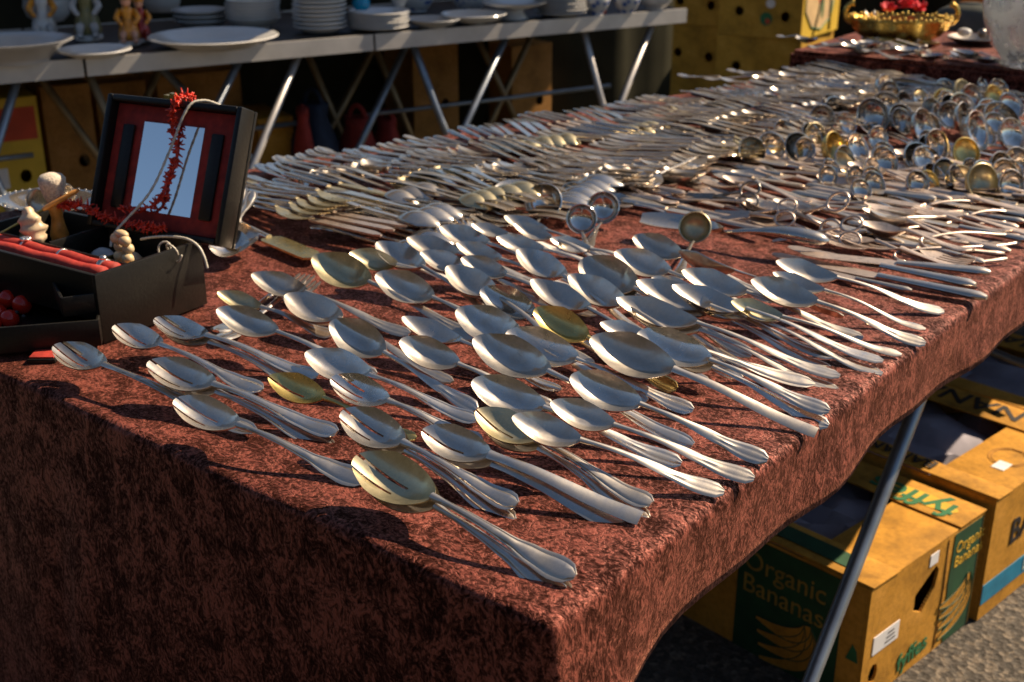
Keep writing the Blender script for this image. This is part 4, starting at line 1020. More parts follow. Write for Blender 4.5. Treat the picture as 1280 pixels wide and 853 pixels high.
b2, z2 = banana_box(M2, .375, .50, BH+.018, 'second banana box lettered BANANAS, with a blue band on its side', False, flaps=((0, .050), (.285, .375)))
text('BANANAS', .070, BLACKINK, b2, side_m(.075, .125, .0014), bold=.001)
panel((.188, -.0008, .052), (.374, .0012, .040), 'blue_band', BLUEPRINT, b2, None, 0)
text('Bananas', .040, PALEINK, b2, side_m(.150, .040, .0022))
text('BANANAS', .078, BLACKINK, b2, top_m(.362, .020, z2+.0062), bold=.001)
text('BANANAS', .040, BLACKINK, b2, top_m(.043, .13, z2+.0062), bold=.0008)
m = MB()
for q in range(2):
    m.tube([(.165+(.040-.006*q)*math.cos(t*.2618), .062+(.034-.005*q)*math.sin(t*.2618), z2+.002) for t in range(25)], .0009, 4, False)
link('round_mark', m.mesh('round_mark', CARD_DARK, 0), b2)
panel((.125, .055, z2+.0022), (.034, .024, .001), 'paper_label', WHITELABEL, b2, None, 0)
M3 = mat4(BX, BY, (0, 0, 1), M1 @ Vector((.760, .012, .001)))
b3, z3 = banana_box(M3, .375, .50, BH+.012, 'third banana box in the row, furthest under the table at the right', False, flaps=((0, .055), (.285, .375)))
text('BANANAS', .070, BLACKINK, b3, side_m(.075, .125, .0014), bold=.001)
text('BANANAS', .078, BLACKINK, b3, top_m(.362, .020, z3+.0062), bold=.001)
panel((.03, .07, z3+.0062), (.030, .045, .001), 'paper_label', WHITELABEL, b3, None, 0)
# ---------------------------------------------------------------- crockery tables at the back
E0, E1, E2, E3 = at(-160, 97), at(105, 75), at(461, 43), at(860, 12)
BD = (E3-E1); BD.z = 0; BD.normalize(); BN = Vector((-BD.y, BD.x, 0))      # along the front edge, and backwards
NRM = Vector((BN.x, BN.y, 0))
def bp(s_, b, z): return E1 + BD*s_ + BN*b + Vector((0, 0, z))             # along, back, height over the table top
S = [(E-E1).dot(BD) for E in (E0, E1, E2, E3)]
def bg_leg(tb_, u1, v1, u2, v2, back, mat, r=.012):
    p, q = on_plane(u1, v1, bp(0, back, 0), NRM), on_plane(u2, v2, bp(0, back, 0), NRM)
    d = q-p; a = p+d*((ZT-.045-p.z)/d.z); b = p+d*((0.0-p.z)/d.z)
    link('leg', MB().tube([a, b], r, 8).mesh('leg', mat, 0), tb_, mat)
LAB = ['left end crockery table with a pale metal edge, cut by the frame', 'middle crockery table with stacked plates, behind the jewellery box', 'right crockery table reaching to the yellow boxes, with trestle legs']
LEGS = [[(20,105,0,170,.05,LEGM), (-60,100,-20,190,.05,LEGM), (52,103,100,185,.55,LEGB), (73,128,121,193,.40,LEGB)],
        [(297,80,275,125,.05,LEGM), (372,72,327,181,.05,ALU), (198,90,183,123,.55,LEGB), (206,90,232,116,.30,LEGM), (112,95,150,180,.05,LEGB), (388,75,428,170,.45,LEGB), (452,88,420,149,.45,LEGB)],
        [(518,61,553,154,.05,LEGM), (632,48,587,146,.05,LEGM), (729,37,752,125,.05,ALU), (815,31,781,116,.05,ALU), (486,101,510,160,.45,LEGB), (612,80,640,140,.5,LEGB), (650,75,620,140,.5,LEGB), (497,80,465,149,.2,LEGM)]]
for i in range(3):
    s0, s1 = S[i]+.004, S[i+1]-.004; t_ = thing('crockery_table', LAB[i], 'table', None, 'folding tables with crockery')
    m = MB(); slab(m, [tuple(bp(s_, b, 0))[:2] for s_, b in ((s0, .012), (s0, .70), (s1, .70), (s1, .012))][::1], ZT-.030, ZT)
    link('tabletop', m.mesh('tabletop', BOARD, 30), t_)
    zz = [.004, .003, .0035][i]
    for nm_, a, b in (('edge_strip', (s0, 0), (s1, .012)), ('edge_strip', (s0, .70), (s1, .712))):
        m = MB(); slab(m, [tuple(bp(x, y, 0))[:2] for x, y in ((a[0], a[1]), (a[0], b[1]), (b[0], b[1]), (b[0], a[1]))], ZT-.044, ZT+zz)
        link(nm_, m.mesh(nm_, ALU, 30), t_)
    for lg in LEGS[i]: bg_leg(t_, *lg)
    ya = bp(s0+.1, .3, -.3); yb = bp(s1-.1, .3, -.3)
    link('crossbar', MB().tube([ya, yb], .008, 8).mesh('crossbar', LEGM, 0), t_)
def crock(name, label, cat, prof, px, py, mat, group=None, sx=1, zb=.0, n=28, part='body', base=None, wob=None):
    p = base if base is not None else at(px, py, .005)
    o = thing(name, label, cat, T(p.x, p.y, ZT+.004+zb), group)
    link(part, MB().lathe(prof, n, (0, 0, 0), sx, 1, wob).mesh(part, mat, 45), o); return o
def plate_prof(r, h, t=.004):
    return [(r*.45, 0), (r*.60, .001), (r*.72, h*.35), (r*.98, h-.002), (r, h), (r*.985, h+.0025), (r*.95, h+.001), (r*.70, h*.4+t), (r*.55, t), (.001, t)]
def bowl_prof(r, h, f=.5):
    return [(r*f, 0), (r*f, .006), (r*.75, h*.35), (r*.93, h*.75), (r, h), (r*.985, h+.002), (r*.95, h), (r*.88, h*.75), (r*.70, h*.38), (r*.4, .010), (.001, .009)]
M_PX = lambda px, d: px*d/F_PX
def rad(px, py, wpx): return wpx/2*((at(px, py, .005)-CAM).length)/F_PX
crock('serving_bowl', 'broad shallow white serving bowl at the left edge of the crockery', 'bowl', [(.09, 0), (.092, .008), (.10, .014), (.125, .040), (.152, .052), (.154, .056), (.148, .056), (.118, .044), (.09, .016), (.001, .013)], 18, 76, PORC_GREY)
crock('saucer', 'small white saucer with red specks at the front of the table', 'saucer', plate_prof(rad(120, 70, 84), .018), 119, 70, PORC)
crock('platter', 'large flat oval white platter overhanging the metal edge', 'platter', plate_prof(rad(268, 58, 152), .030), 268, 58, PORC)
def stack(px, py, wpx, hpx, n, label, mat, matr=None, kind='plate', gp=None):
    r = rad(px, py, wpx); b = at(px, py, .005); d = (b-CAM).length; hh = hpx*d/F_PX/n
    for k in range(n):
        lab = label + (', top one' if k == n-1 else ', bottom one' if k == 0 else ', in between')
        prof = plate_prof(r*random.uniform(.97, 1.0), max(.012, hh*1.6)) if kind == 'plate' else bowl_prof(r*random.uniform(.98, 1), .035, .55)
        o = crock(kind, lab, kind, prof, 0, 0, mat, gp, zb=hh*k, base=b+Vector((random.uniform(-.003, .003), random.uniform(-.003, .003), 0)), n=24)
        if k == n-1 and matr: link('glazed_centre', MB().lathe([(r*.70, .001), (r*.66, .0045+.003), (.001, .006)], 24).mesh('glazed_centre', matr, 40), o, None, T(0, 0, .010 if kind == 'bowl' else .006))
stack(318, 35, 66, 24, 6, 'white bowl in the stack with a blue inside', PORC, PORC_BLUE, 'bowl', 'bowls stacked beside the platter')
stack(252, 33, 66, 16, 3, 'grey white plate in the low stack behind the platter', PORC_GREY, None, 'plate', 'plates stacked behind the platter')
stack(401, 40, 66, 40, 8, 'white soup plate in the tall stack at the table joint', PORC, PORC_BLUE, 'plate', 'soup plates in the tall stack')
stack(474, 37, 76, 20, 6, 'white plate in the wide stack under the blue vase', PORC, None, 'plate', 'plates in the wide stack')
stack(700, 20, 66, 22, 6, 'pale plate in the stack at the right table', PORC_GREY, None, 'plate', 'plates stacked on the right table')
crock('bud_vase', 'small turquoise glass vase on the wide stack of plates', 'vase', [(.018, 0), (.026, .008), (.028, .022), (.016, .045), (.012, .060), (.015, .068), (.012, .066), (.010, .05), (.001, .01)], 453, 38, TURQ, zb=.062)
crock('cup', 'cream cup beside the turquoise vase', 'cup', bowl_prof(.035, .055), 500, 30, PORC, zb=.055)
crock('dish', 'shallow grey dish between the wide stack and the footed dish', 'dish', bowl_prof(rad(541, 32, 62), .026), 541, 34, PORC_GREY, sx=1.1)
crock('dish', 'shallow white dish with a square look, right of the grey dish', 'dish', bowl_prof(rad(592, 28, 80), .030, .35), 592, 29, PORC)
crock('patterned_bowl', 'blue flowered bowl at the back, left of the other flowered one', 'bowl', bowl_prof(.062, .055), 522, 14, PORC_PAT, 'blue flowered bowls')
crock('patterned_bowl', 'blue flowered bowl standing behind the white dish', 'bowl', bowl_prof(.068, .055), 588, 14, PORC_PAT, 'blue flowered bowls')
crock('footed_dish', 'tall footed cake dish with a white foot on the right table', 'cake stand', [(.046, 0), (.044, .006), (.034, .018), (.032, .03), (.07, .038), (.105, .050), (.107, .054), (.10, .053), (.06, .043), (.001, .040)], 643, 23, PORC)
for i, (u, v, w_) in enumerate([(745, 18, 34), (783, 16, 34), (722, 6, 30)]):
    crock('cup', ['dark blue flowered cup beside the red trinket', 'second blue flowered cup, nearer the end of the right table', 'flowered cup at the back of the right table'][i], 'cup', bowl_prof(rad(u, v, w_), .052), u, v, PORC_PAT, 'flowered cups')
crock('trinket', 'small red trinket box at the front of the right table', 'trinket box', [(.014, 0), (.016, .004), (.016, .014), (.010, .020), (.003, .022)], 752, 17, CORAL, n=12)
crock('gravy_boat', 'white gravy boat near the right end of the crockery', 'gravy boat', bowl_prof(.05, .04), 818, 11, PORC, sx=1.35)
for i, (u, v, w_) in enumerate([(60, 26, 60), (20, 20, 70), (205, 14, 55), (340, 2, 60), (660, 4, 60)]):
    crock('tureen', ['pale lidded tureen behind the clown figurines', 'round grey tureen at the far left of the crockery', 'glassy grey tureen behind the platter', 'grey tureen behind the stacked bowls', 'grey tureen at the back of the right table'][i], 'tureen', [(.05, 0), (.07, .02), (.078, .05), (.074, .07), (.078, .074), (.06, .092), (.02, .105), (.014, .112), (.016, .120), (.002, .126)], u, v, PORC_GREY, 'tureens behind the crockery')
def figurine(px, py, label, dress, coat, skirt, hgt=.13, seated=False):
    p = at(px, py, .005); o = thing('figurine', label, 'figurine', T(p.x, p.y, ZT+.004) @ rotz(R(-35)), 'porcelain figurines')
    k = hgt/.13
    m = MB(); m.lathe([(.030, 0), (.034, .004), (.033, .012), (.026, .015), (.001, .015)], 16, (0, 0, 0), 1.35, .9); link('base', m.mesh('base', PORC, 40), o, None, Matrix.Scale(k, 4))
    m = MB(); m.lathe([(.030, .014), (.034, .022), (.028, .045), (.018, .066), (.017, .078), (.020, .090), (.014, .100), (.006, .104)], 14, (0, 0, 0), 1.1, .85, lambda q, z: 1+.07*math.cos(q*6+z*40)); link('dress', m.mesh('dress', dress, 0), o, None, Matrix.Scale(k, 4))
    m = MB(); m.ball((0, 0, .115), .014, 12, 9, 1, 1, 1.15); m.ball((.013, -.002, .114), .003, 6, 5); link('head', m.mesh('head', SKINGLAZE, 0), o, None, Matrix.Scale(k, 4))
    m = MB(); m.ball((-.002, 0, .123), .0155, 12, 8, 1, 1, .75); m.lathe([(.020, .124), (.018, .127), (.010, .136), (.002, .140)], 12); link('hat', m.mesh('hat', coat, 0), o, None, Matrix.Scale(k, 4))
    for sy in (-1, 1):
        m = MB(); m.tube([(0, sy*.018, .092), (.014, sy*.028, .074), (.030, sy*.020, .062)], [.0085, .008, .0055], 9); m.ball((.033, sy*.018, .061), .006, 8, 6); link('arm', m.mesh('arm', coat, 0), o, None, Matrix.Scale(k, 4))
        m = MB(); m.tube([(.012, sy*.012, .030), (.036, sy*.015, .034), (.044, sy*.016, .018)], [.011, .0095, .007], 9); m.ball((.050, sy*.016, .016), .0075, 8, 6, 1.4, 1, .8); link('shoe_leg', m.mesh('shoe_leg', skirt, 0), o, None, Matrix.Scale(k, 4))
    return o
figurine(163, 56, 'seated clown figurine in orange yellow and dark red on a white base', YGLAZE, YGLAZE, SKINGLAZE, .135)
figurine(178, 52, 'small red clown figurine close behind the orange one', RGLAZE, YGLAZE, RGLAZE, .12)
figurine(112, 50, 'tall grey white figurine with bent knees beside the orange clown', GREENGLAZE, PORC_GREY, PORC_GREY, .17)
figurine(58, 50, 'white figurine holding yellow flowers at the left', PORC, YGLAZE, PORC_GREY, .16)
# things stored under the crockery tables
def carton(u0, v0, u1, v1, back, dep, label, mat, extra=None, gp='cartons under the crockery tables'):
    a, b = on_plane(u0, v0, bp(0, back, 0), NRM), on_plane(u1, v0, bp(0, back, 0), NRM); hz = on_plane(u0, v1, bp(0, back, 0), NRM).z
    w_ = (b-a).dot(BD); h = a.z; M = mat4(BD, BN, (0, 0, 1), (a.x, a.y, .001))
    o = thing('carton', label, 'cardboard box', M, gp)
    holed('front_wall', w_, h, .005, [oval(w_*.70, h*.62, .017, .02), oval(w_*.30, h*.40, .017, .02)], mat, o, mat4((1,0,0), (0,0,1), (0,-1,0), (0, 0, 0)))
    for x in (.0025, w_-.0025): panel((x, dep/2, h/2), (.005, dep-.012, h), 'side_wall', mat, o, None, 0)
    panel((w_/2, dep-.003, h/2), (w_, .005, h), 'back_wall', mat, o, None, 0)
    panel((w_/2, dep/2, h+.0025), (w_+.004, dep, .004), 'lid', mat, o, None, .001)
    if extra: panel((w_/2, -.0010, h*.88), (w_*.9, .0012, h*.16), 'red_band', extra, o, None, 0); panel((w_*.3, -.0010, h*.62), (w_*.3, .0012, h*.10), 'paper_label', WHITELABEL, o, None, 0)
    return o
carton(-45, 131, 46, 205, .42, .30, 'orange fruit carton with a red band under the left crockery table', CARD_YEL, CARD_RED)
carton(50, 112, 112, 228, .50, .35, 'plain brown carton standing beside the orange fruit carton', CARD_DARK)
carton(118, 108, 182, 228, .62, .30, 'dark brown carton in shade behind the jewellery box', CARD_DARK)
carton(322, 152, 366, 205, .35, .25, 'low tan carton under the middle crockery table', CARD)
carton(515, 50, 572, 100, .60, .30, 'brown carton high under the right crockery table', CARD_DARK)
carton(640, 60, 690, 110, .66, .30, 'shaded carton in front of the dark tarpaulin', CARD_DARK)
carton(195, 98, 300, 228, .66, .25, 'wide brown carton in deep shade under the middle table', CARD_DARK)
def sack(u, v, back, r, h, label, mat, name='bag'):
    p = on_plane(u, v, bp(0, back, 0), NRM); o = thing(name, label, name, T(p.x, p.y, 0.001))
    rr_ = random.Random(int(u)); m = MB()
    m.lathe([(r*.8, 0), (r, h*.15), (r*1.05, h*.4), (r*.8, h*.75), (r*.45, h*.92), (r*.5, h), (.01, h*.97)], 18, (0, 0, 0), 1, .7, lambda q, z: 1+.10*math.sin(q*3+z*9)+.06*math.sin(q*7-z*17)); link('sack_body', m.mesh('sack_body', mat, 0), o)
    m = MB(); m.tube([(r*.4*math.cos(t), 0, h*.95+r*.6*math.sin(t)) for t in [i*math.pi/10 for i in range(11)]], .008, 6); link('handle', m.mesh('handle', mat, 0), o)
zc = lambda v, u, back: on_plane(u, v, bp(0, back, 0), NRM).z
sack(392, 140, .30, .11, zc(128, 392, .30), 'dark blue bag standing under the middle crockery table', BAGCLOTH)
sack(378, 140, .24, .045, zc(134, 378, .24), 'small red cloth bag in front of the blue one', REDCLOTH)
sack(447, 150, .30, .10, zc(146, 447, .30), 'red cloth bundle under the table joint', REDCLOTH, 'bundle')
sack(484, 152, .34, .08, zc(148, 484, .34), 'small red bundle right of the table joint', REDCLOTH, 'bundle')
# dark tarpaulin hung behind the crockery
def hanging(label, p0, p1, h, name='tarpaulin', mat=TARP, amp=.03, poles=True):
    d = (p1-p0); L_ = d.length; d = d.normalized(); n = Vector((-d.y, d.x, 0)); o = thing(name, label, 'tarpaulin', T(p0.x, p0.y, 0))
    k = int(L_/.05); P, Q = [], []
    for i in range(k+1):
        s_ = L_*i/k; w_ = amp*math.sin(s_*11)+amp*.5*math.sin(s_*27+1)
        q = d*s_+n*w_; pp = [(q.x, q.y, .02+(h-.02)*j/4) for j in range(5)]; P.append(pp); Q.append([(x+n.x*.004, y+n.y*.004, z) for x, y, z in pp])
    link('sheet', MB().thick(P, Q).mesh('sheet', mat, 0), o)
    if poles:
        for s_ in (0.02, L_*.33, L_*.66, L_-.02):
            q = d*s_+n*(amp*2+.03); link('pole', MB().tube([(q.x, q.y, 0), (q.x, q.y, h+.02)], .014, 8).mesh('pole', LEGM, 0), o)
    return o
pe = on_plane(846, 60, bp(0, .86, 0), NRM); pe.z = 0
ps = bp(-2.6, .86, 0); ps.z = 0
hanging('long dark green tarpaulin hanging behind the crockery tables', ps, pe, 1.12)
# canopy over the crockery: its shade ends at the front edge of the tables
CZ = 2.35; sh_ = SUN*((CZ-ZT)/SUN.z)
cv = [bp(s_, b, 0)+sh_ for s_, b in ((-2.8, .02), (2.32, .02), (2.32, 1.5), (-2.8, 1.5))]
o = thing('market_canopy', 'off white canvas canopy on poles above the crockery tables', 'canopy')
m = MB(); slab(m, [(p_.x, p_.y) for p_ in cv], CZ, CZ+.012); link('roof_sheet', m.mesh('roof_sheet', CANVAS, 30), o)
for s_ in (-2.0, -.2, 1.9):
    q = bp(s_, 1.02, 0); link('pole', MB().tube([(q.x, q.y, 0), (q.x, q.y, CZ)], .02, 8).mesh('pole', LEGM, 0), o)
    link('arm', MB().tube([(q.x, q.y, CZ-.5), tuple(bp(s_, .35, 0)[:2])+(CZ-.02,)], .014, 8).mesh('arm', LEGM, 0), o)
m = MB(); slab(m, [tuple(bp(s_, b, 0))[:2] for s_, b in ((.45, -.75), (3.6, -.75), (3.6, .95), (.45, .95))], .004, .008)  # dark sheet added so the ground under the tables reads as shaded
tag(link('shade_sheet', m.mesh('shade_sheet', TARP, 30)), 'dark sheet added to stand in for shade under the crockery tables', 'shade_sheet')
# stacked fruit cartons at the far right of the crockery
def stacked(u, v, zt, W, D, H, n, labels, mats, print_=None):
    p = at(u, v, zt); X_ = Vector((math.cos(R(6)), math.sin(R(6)), 0)); Y_ = Vector((-X_.y, X_.x, 0))
    for k in range(n):
        M = mat4(X_, Y_, (0, 0, 1), (p.x, p.y, .002+k*(H+.004))) @ T(-W, 0, 0) @ rotz(R([0, 1.5, -1][k % 3]))
        o = thing('fruit_carton', labels[k], 'cardboard box', M, 'fruit cartons stacked behind the tables'); mt = mats[k]
        holed('front_wall', W, H, .005, [oval(W*.25, H*.45, .022, .022), oval(W*.80, H*.40, .022, .024)] if k else [oval(W*.55, H*.55, .06, .022)], mt, o, mat4((1,0,0), (0,0,1), (0,-1,0), (0, 0, 0)))
        panel((W-.0025, D/2, H/2), (.005, D-.012, H), 'side_wall', CARD_YEL if (print_ and k == n-1) else mt, o, None, 0)
        panel((.0025, D/2, H/2), (.005, D-.012, H), 'side_wall', mt, o, None, 0); panel((W/2, D-.003, H/2), (W, .005, H), 'back_wall', mt, o, None, 0)
        panel((W/2, D/2, H+.001), (W+.003, D+.003, .003), 'lid', mt, o, None, .0008)
        if print_ and k >= n-2:
            sm = mat4((0,1,0), (0,0,1), (1,0,0), (W+.0006, 0, 0))
            if k == n-1:
                arc = [(D*.05, H*.98), (D*.06, H*.5), (D*.25, H*.18), (D*.5, H*.10), (D*.75, H*.28), (D*.88, H*.98)]
                poly_piece('pale_field', arc, .0005, CARD_PALE, o, sm)
                m = MB(); m.tube([(x*1.0, y, .001) for x, y in arc], .004, 4); link('green_curve', m.mesh('green_curve', GREENINK, 0), o, None, sm)
                m = MB(); m.tube([(D*.30, H*.02, .0016), (D*.42, H*.45, .0016), (D*.50, H*.98, .0016)], .006, 4); m.tube([(D*.74, H*.05, .0016), (D*.72, H*.98, .0016)], .006, 4); link('stem_print', m.mesh('stem_print', GREENPRINT, 0), o, None, sm)
                poly_piece('red_print', oval(D*.45, H*.68, .022, .030), .0020, CORAL, o, sm); poly_piece('leaf_print', oval(D*.52, H*.5, .014, .05), .0018, GREENINK, o, sm)
                poly_piece('green_arch', [(W*.02, H*.99)]+[(W*.5-W*.46*math.cos(t*math.pi/10), H*.80+H*.14*math.sin(t*math.pi/10)) for t in range(11)]+[(W*.98, H*.99)], .0006, YELINK, o, side_m(0, 0))
                poly_piece('white_print', oval(W*.62, H*.62, .022, .020), .0008, WHITELABEL, o, side_m(0, 0)); poly_piece('green_print', oval(W*.58, H*.34, .03, .03), .0007, GREENINK, o, side_m(0, 0)); poly_piece('red_print', oval(W*.60, H*.30, .012, .012), .0012, CARD_RED, o, side_m(0, 0))
stacked(1001, 51, -.265, .40, .47, .243, 3, ['yellow brown fruit carton at the bottom of the right hand stack', 'fruit carton with a dark oblong hole, second of the right hand stack', 'fruit carton with a lit yellow printed side, topmost of the right stack'], [CARD_DARK, CARD_DULL, CARD_DULL], True)
stacked(902, 34, -.265, .30, .42, .243, 3, ['brown fruit carton at the bottom of the left hand stack', 'brown fruit carton in the middle of the left hand stack', 'brown fruit carton topmost of the left hand stack'], [CARD_DULL, CARD_DULL, CARD_DULL])
f0, f1 = at(838, 40, -.5), at(1700, 40, -.5); f0.z = f1.z = 0
hanging('wide dark tarpaulin closing off the market behind the fruit cartons', Vector((-5.2, 6.3, 0)), Vector((3.5, 7.6, 0)), 2.0, amp=.05)
# ---------------------------------------------------------------- cloth covered riser with its goods
q0 = at(986, 64, .05); q1 = at(1262, 90, .05)
RX = (q1-q0); RX.z = 0; RX.normalize(); RY = Vector((-RX.y, RX.x, 0)); RM = mat4(RX, RY, (0, 0, 1), (q0.x, q0.y, ZT+.002))
bm = bmesh.new(); bmesh.ops.create_cube(bm, size=1)
for v in bm.verts: v.co = Vector(((v.co.x+.5)*1.5, (v.co.y+.5)*.75, (v.co.z+.5)*.050))
bmesh.ops.bevel(bm, geom=[e for e in bm.edges if max(v.co.z for v in e.verts) > .04], offset=.010, segments=4, affect='EDGES')
me = bpy.data.meshes.new('cloth_cover'); bm.to_mesh(me); bm.free(); me.polygons.foreach_set('use_smooth', [True]*len(me.polygons)); me.set_sharp_from_angle(angle=R(60)); me.materials.append(VELVET)
tag(link('covered_riser', me, None, None, RM), 'low riser covered with dark red velvet at the far end of the table', 'riser')
rr = random.Random(21)
for i in range(30):
    x, y = rr.uniform(.01, .75), rr.uniform(.02, .20); kind = rr.choice(['fork', 'spoon', 'spoon', 'knife'])
    zn = 'left part' if x < .25 else 'middle part' if x < .5 else 'right part'
    piece(kind, RM @ T(x, y, .053+rr.uniform(0, .008)) @ rotz(R(rr.uniform(-35, 35)+(180 if rr.random() < .5 else 0))), 'small %s on the velvet riser, %s' % (kind, zn), 'small cutlery on the riser, %s %s' % (kind, zn), .15, (SILVER_MIRROR, SILVER))
# loose cutlery between piles and riser
for i in range(34):
    u, v = rr.uniform(930, 1215), rr.uniform(92, 124); v = max(v, 78+(u-930)*.115); p = at(u, v, .006)
    if (p-q0).dot(RY) > -.03: continue
    kind = rr.choice(['fork', 'spoon', 'knife']); zn = 'left' if u < 1030 else 'right'
    piece(kind, T(p.x, p.y, ZT+.004+rr.uniform(0, .01)) @ rotz(R(rr.uniform(-20, 25)+180*(i % 2))), '%s lying before the riser, %s side' % (kind, zn), 'cutlery lying before the riser, %s %s' % (kind, zn), .19, (SILVER, SILVER))
# brass basket with red silk flowers
p = at(1122, 56, .052); o = thing('brass_basket', 'boat shaped brass basket with curled handles on the riser', 'basket', T(p.x, p.y, p.z+.002) @ rotz(R(30)))
link('basket_body', MB().lathe([(.052, 0), (.058, .006), (.054, .012), (.066, .022), (.078, .042), (.080, .056), (.086, .062), (.084, .066), (.076, .058), (.072, .042), (.055, .018), (.001, .014)], 40, (0, 0, 0), 1.5, .85, lambda q, z: 1+(.035*math.sin(q*14) if z > .02 else .01*math.sin(q*14))).mesh('basket_body', BRASS, 60), o)
for s_ in (-1, 1):
    m = MB(); m.tube([(s_*(.118+.020*math.sin(t*.35)), 0, .052+.030*(1-math.cos(t*.35))*.8) for t in range(10)], [.006]*9+[.009], 8); link('handle', m.mesh('handle', BRASS, 0), o)
m = MB()
for q in range(60): m.ball((.083*1.5*math.cos(q*.1047), .083*.85*math.sin(q*.1047), .066+.003*math.sin(q*2)), .0048, 6, 4)
t = link('scroll_rim', m.mesh('scroll_rim', BRASS, 0), o)
for i, (dx, dy, dz) in enumerate([(-.035, -.02, .085), (.004, -.025, .096), (.040, -.015, .088), (.015, .01, .100)]):
    f = thing('silk_flower', ['red silk flower at the left of the brass basket', 'red silk flower at the front of the brass basket', 'red silk flower at the right of the brass basket', 'topmost red silk flower in the brass basket'][i], 'flower', T(p.x, p.y, p.z) @ rotz(R(30)) @ T(dx, dy, dz), 'red flowers in the brass basket')
    m = MB(); rq = random.Random(i)
    for k in range(11):
        a, e = k*2.4, rq.uniform(-.2, 1.1); d = Vector((math.cos(a)*math.cos(e), math.sin(a)*math.cos(e), math.sin(e))); sd = d.cross(Vector((0, 0, 1))).normalized()
        up_ = sd.cross(d); P = [[tuple(d*.026*s_ + sd*w_*.011*math.sin(math.pi*min(1, s_*.8+.12)) + up_*(.005*s_*s_)) for w_ in (-1, 0, 1)] for s_ in (0, .35, .7, 1)]
        m.thick(P, [[tuple(Vector(v_)-up_*.0008) for v_ in r_] for r_ in P])
    link('petals', m.mesh('petals', FLOWER, 40), f)
    link('stem', MB().tube([(0, 0, 0), (0, 0, -.05)], .0015, 5).mesh('stem', LEAFM, 0), f)
o = thing('silver_leaf_spray', 'spray of pale silver leaves beside the red flowers', 'flower', T(p.x, p.y, p.z) @ rotz(R(30)) @ T(-.075, -.01, .055))
for k in range(5): link('leaf', MB().lathe([(.001, 0), (.006, .012), (.005, .026), (.0005, .036)], 8, (0, 0, 0), 1, .25).mesh('leaf', SILVER, 0), o, None, rotz(k*1.3) @ Matrix.Rotation(R(35), 4, 'X'))
p = at(1292, 84, .052); o = thing('glass_vase', 'big round cut glass vase on the riser at the right edge', 'vase', T(p.x, p.y, p.z+.002))
link('vase_body', MB().lathe([(.07, 0), (.075, .006), (.072, .014), (.095, .045), (.120, .095), (.128, .135), (.118, .175), (.085, .215), (.060, .240), (.058, .262), (.075, .285), (.071, .284), (.054, .262), (.056, .240), (.080, .212), (.112, .175), (.121, .135), (.113, .097), (.088, .048), (.06, .020), (.001, .018)], 40, (0, 0, 0), 1, 1, lambda q, z: 1+.012*math.cos(q*16)).mesh('vase_body', GLASS, 60), o)
m = MB()
for k in range(3): m.tube([(.004*k, .003*k, .02), (.02*k-.02, .01, .20), (.05*k-.05, .03*k-.02, .34)], .003, 6)
s2 = thing('flower_holder', 'silver wire flower holder standing in the glass vase', 'flower holder', T(p.x, p.y, p.z+.002)); link('stem', m.mesh('stem', SILVER, 0), s2)
p = at(1216, 56, .052); o = crock('trinket_dish', 'dark dish with pale trinkets left of the glass vase', 'dish', plate_prof(.065, .016), 0, 0, DARKSTEEL, base=p, zb=.05)
m = MB(); m.ball((0, 0, .028), .014, 10, 8, 1.4, 1, .8); link('pale_trinket', m.mesh('pale_trinket', PORC, 0), o, None, T(-.022, -.01, 0)); m = MB(); m.ball((0, 0, .028), .012, 10, 8); m.ball((.012, .01, .036), .008, 8, 6); link('dark_trinket', m.mesh('dark_trinket', DARKSTEEL, 0), o, None, T(.02, 0, 0))
p = at(1212, 46, .03); o = thing('grey_bag', 'dark grey cloth bag standing behind the trinket dish', 'bag', T(p.x, p.y, ZT+.003))
link('bag_body', MB().lathe([(.085, 0), (.10, .02), (.10, .06), (.085, .095), (.05, .115), (.01, .12)], 20, (0, 0, 0), 1.1, .7, lambda q, z: 1+.05*math.sin(q*3+z*30)).mesh('bag_body', GREYCLOTH, 0), o); link('bag_handle', MB().tube([(.05*math.cos(t*.314), 0, .11+.03*math.sin(t*.314)) for t in range(11)], .006, 6).mesh('bag_handle', GREYCLOTH, 0), o)
p = at(1186, 40, -.35); o = thing('orange_crate', 'big orange plastic crate behind the far end of the table', 'crate', T(p.x, p.y, .001) @ rotz(R(18)))
for c, d in (((.3, 0, .36), (.6, .02, .72)), ((.3, .4, .36), (.6, .02, .72)), ((.01, .2, .36), (.018, .378, .718)), ((.59, .2, .36), (.018, .378, .718))): panel(c, d, 'crate_wall', ORANGEM, o, None, .006)
panel((.3, .2, .02), (.56, .37, .02), 'crate_floor', ORANGEM, o, None, 0)
for zz in (.30, .66): panel((.3, -.012, zz), (.6, .012, .04), 'rib', ORANGEM, o, None, .004)
hanging('dark tarpaulin wall added behind the camera to block low sky', Vector((-7.5, -2.9, 0)), Vector((6.0, -3.6, 0)), 2.05, amp=.05)  # unseen blocker, added to cut sky light on the cloth's front drop
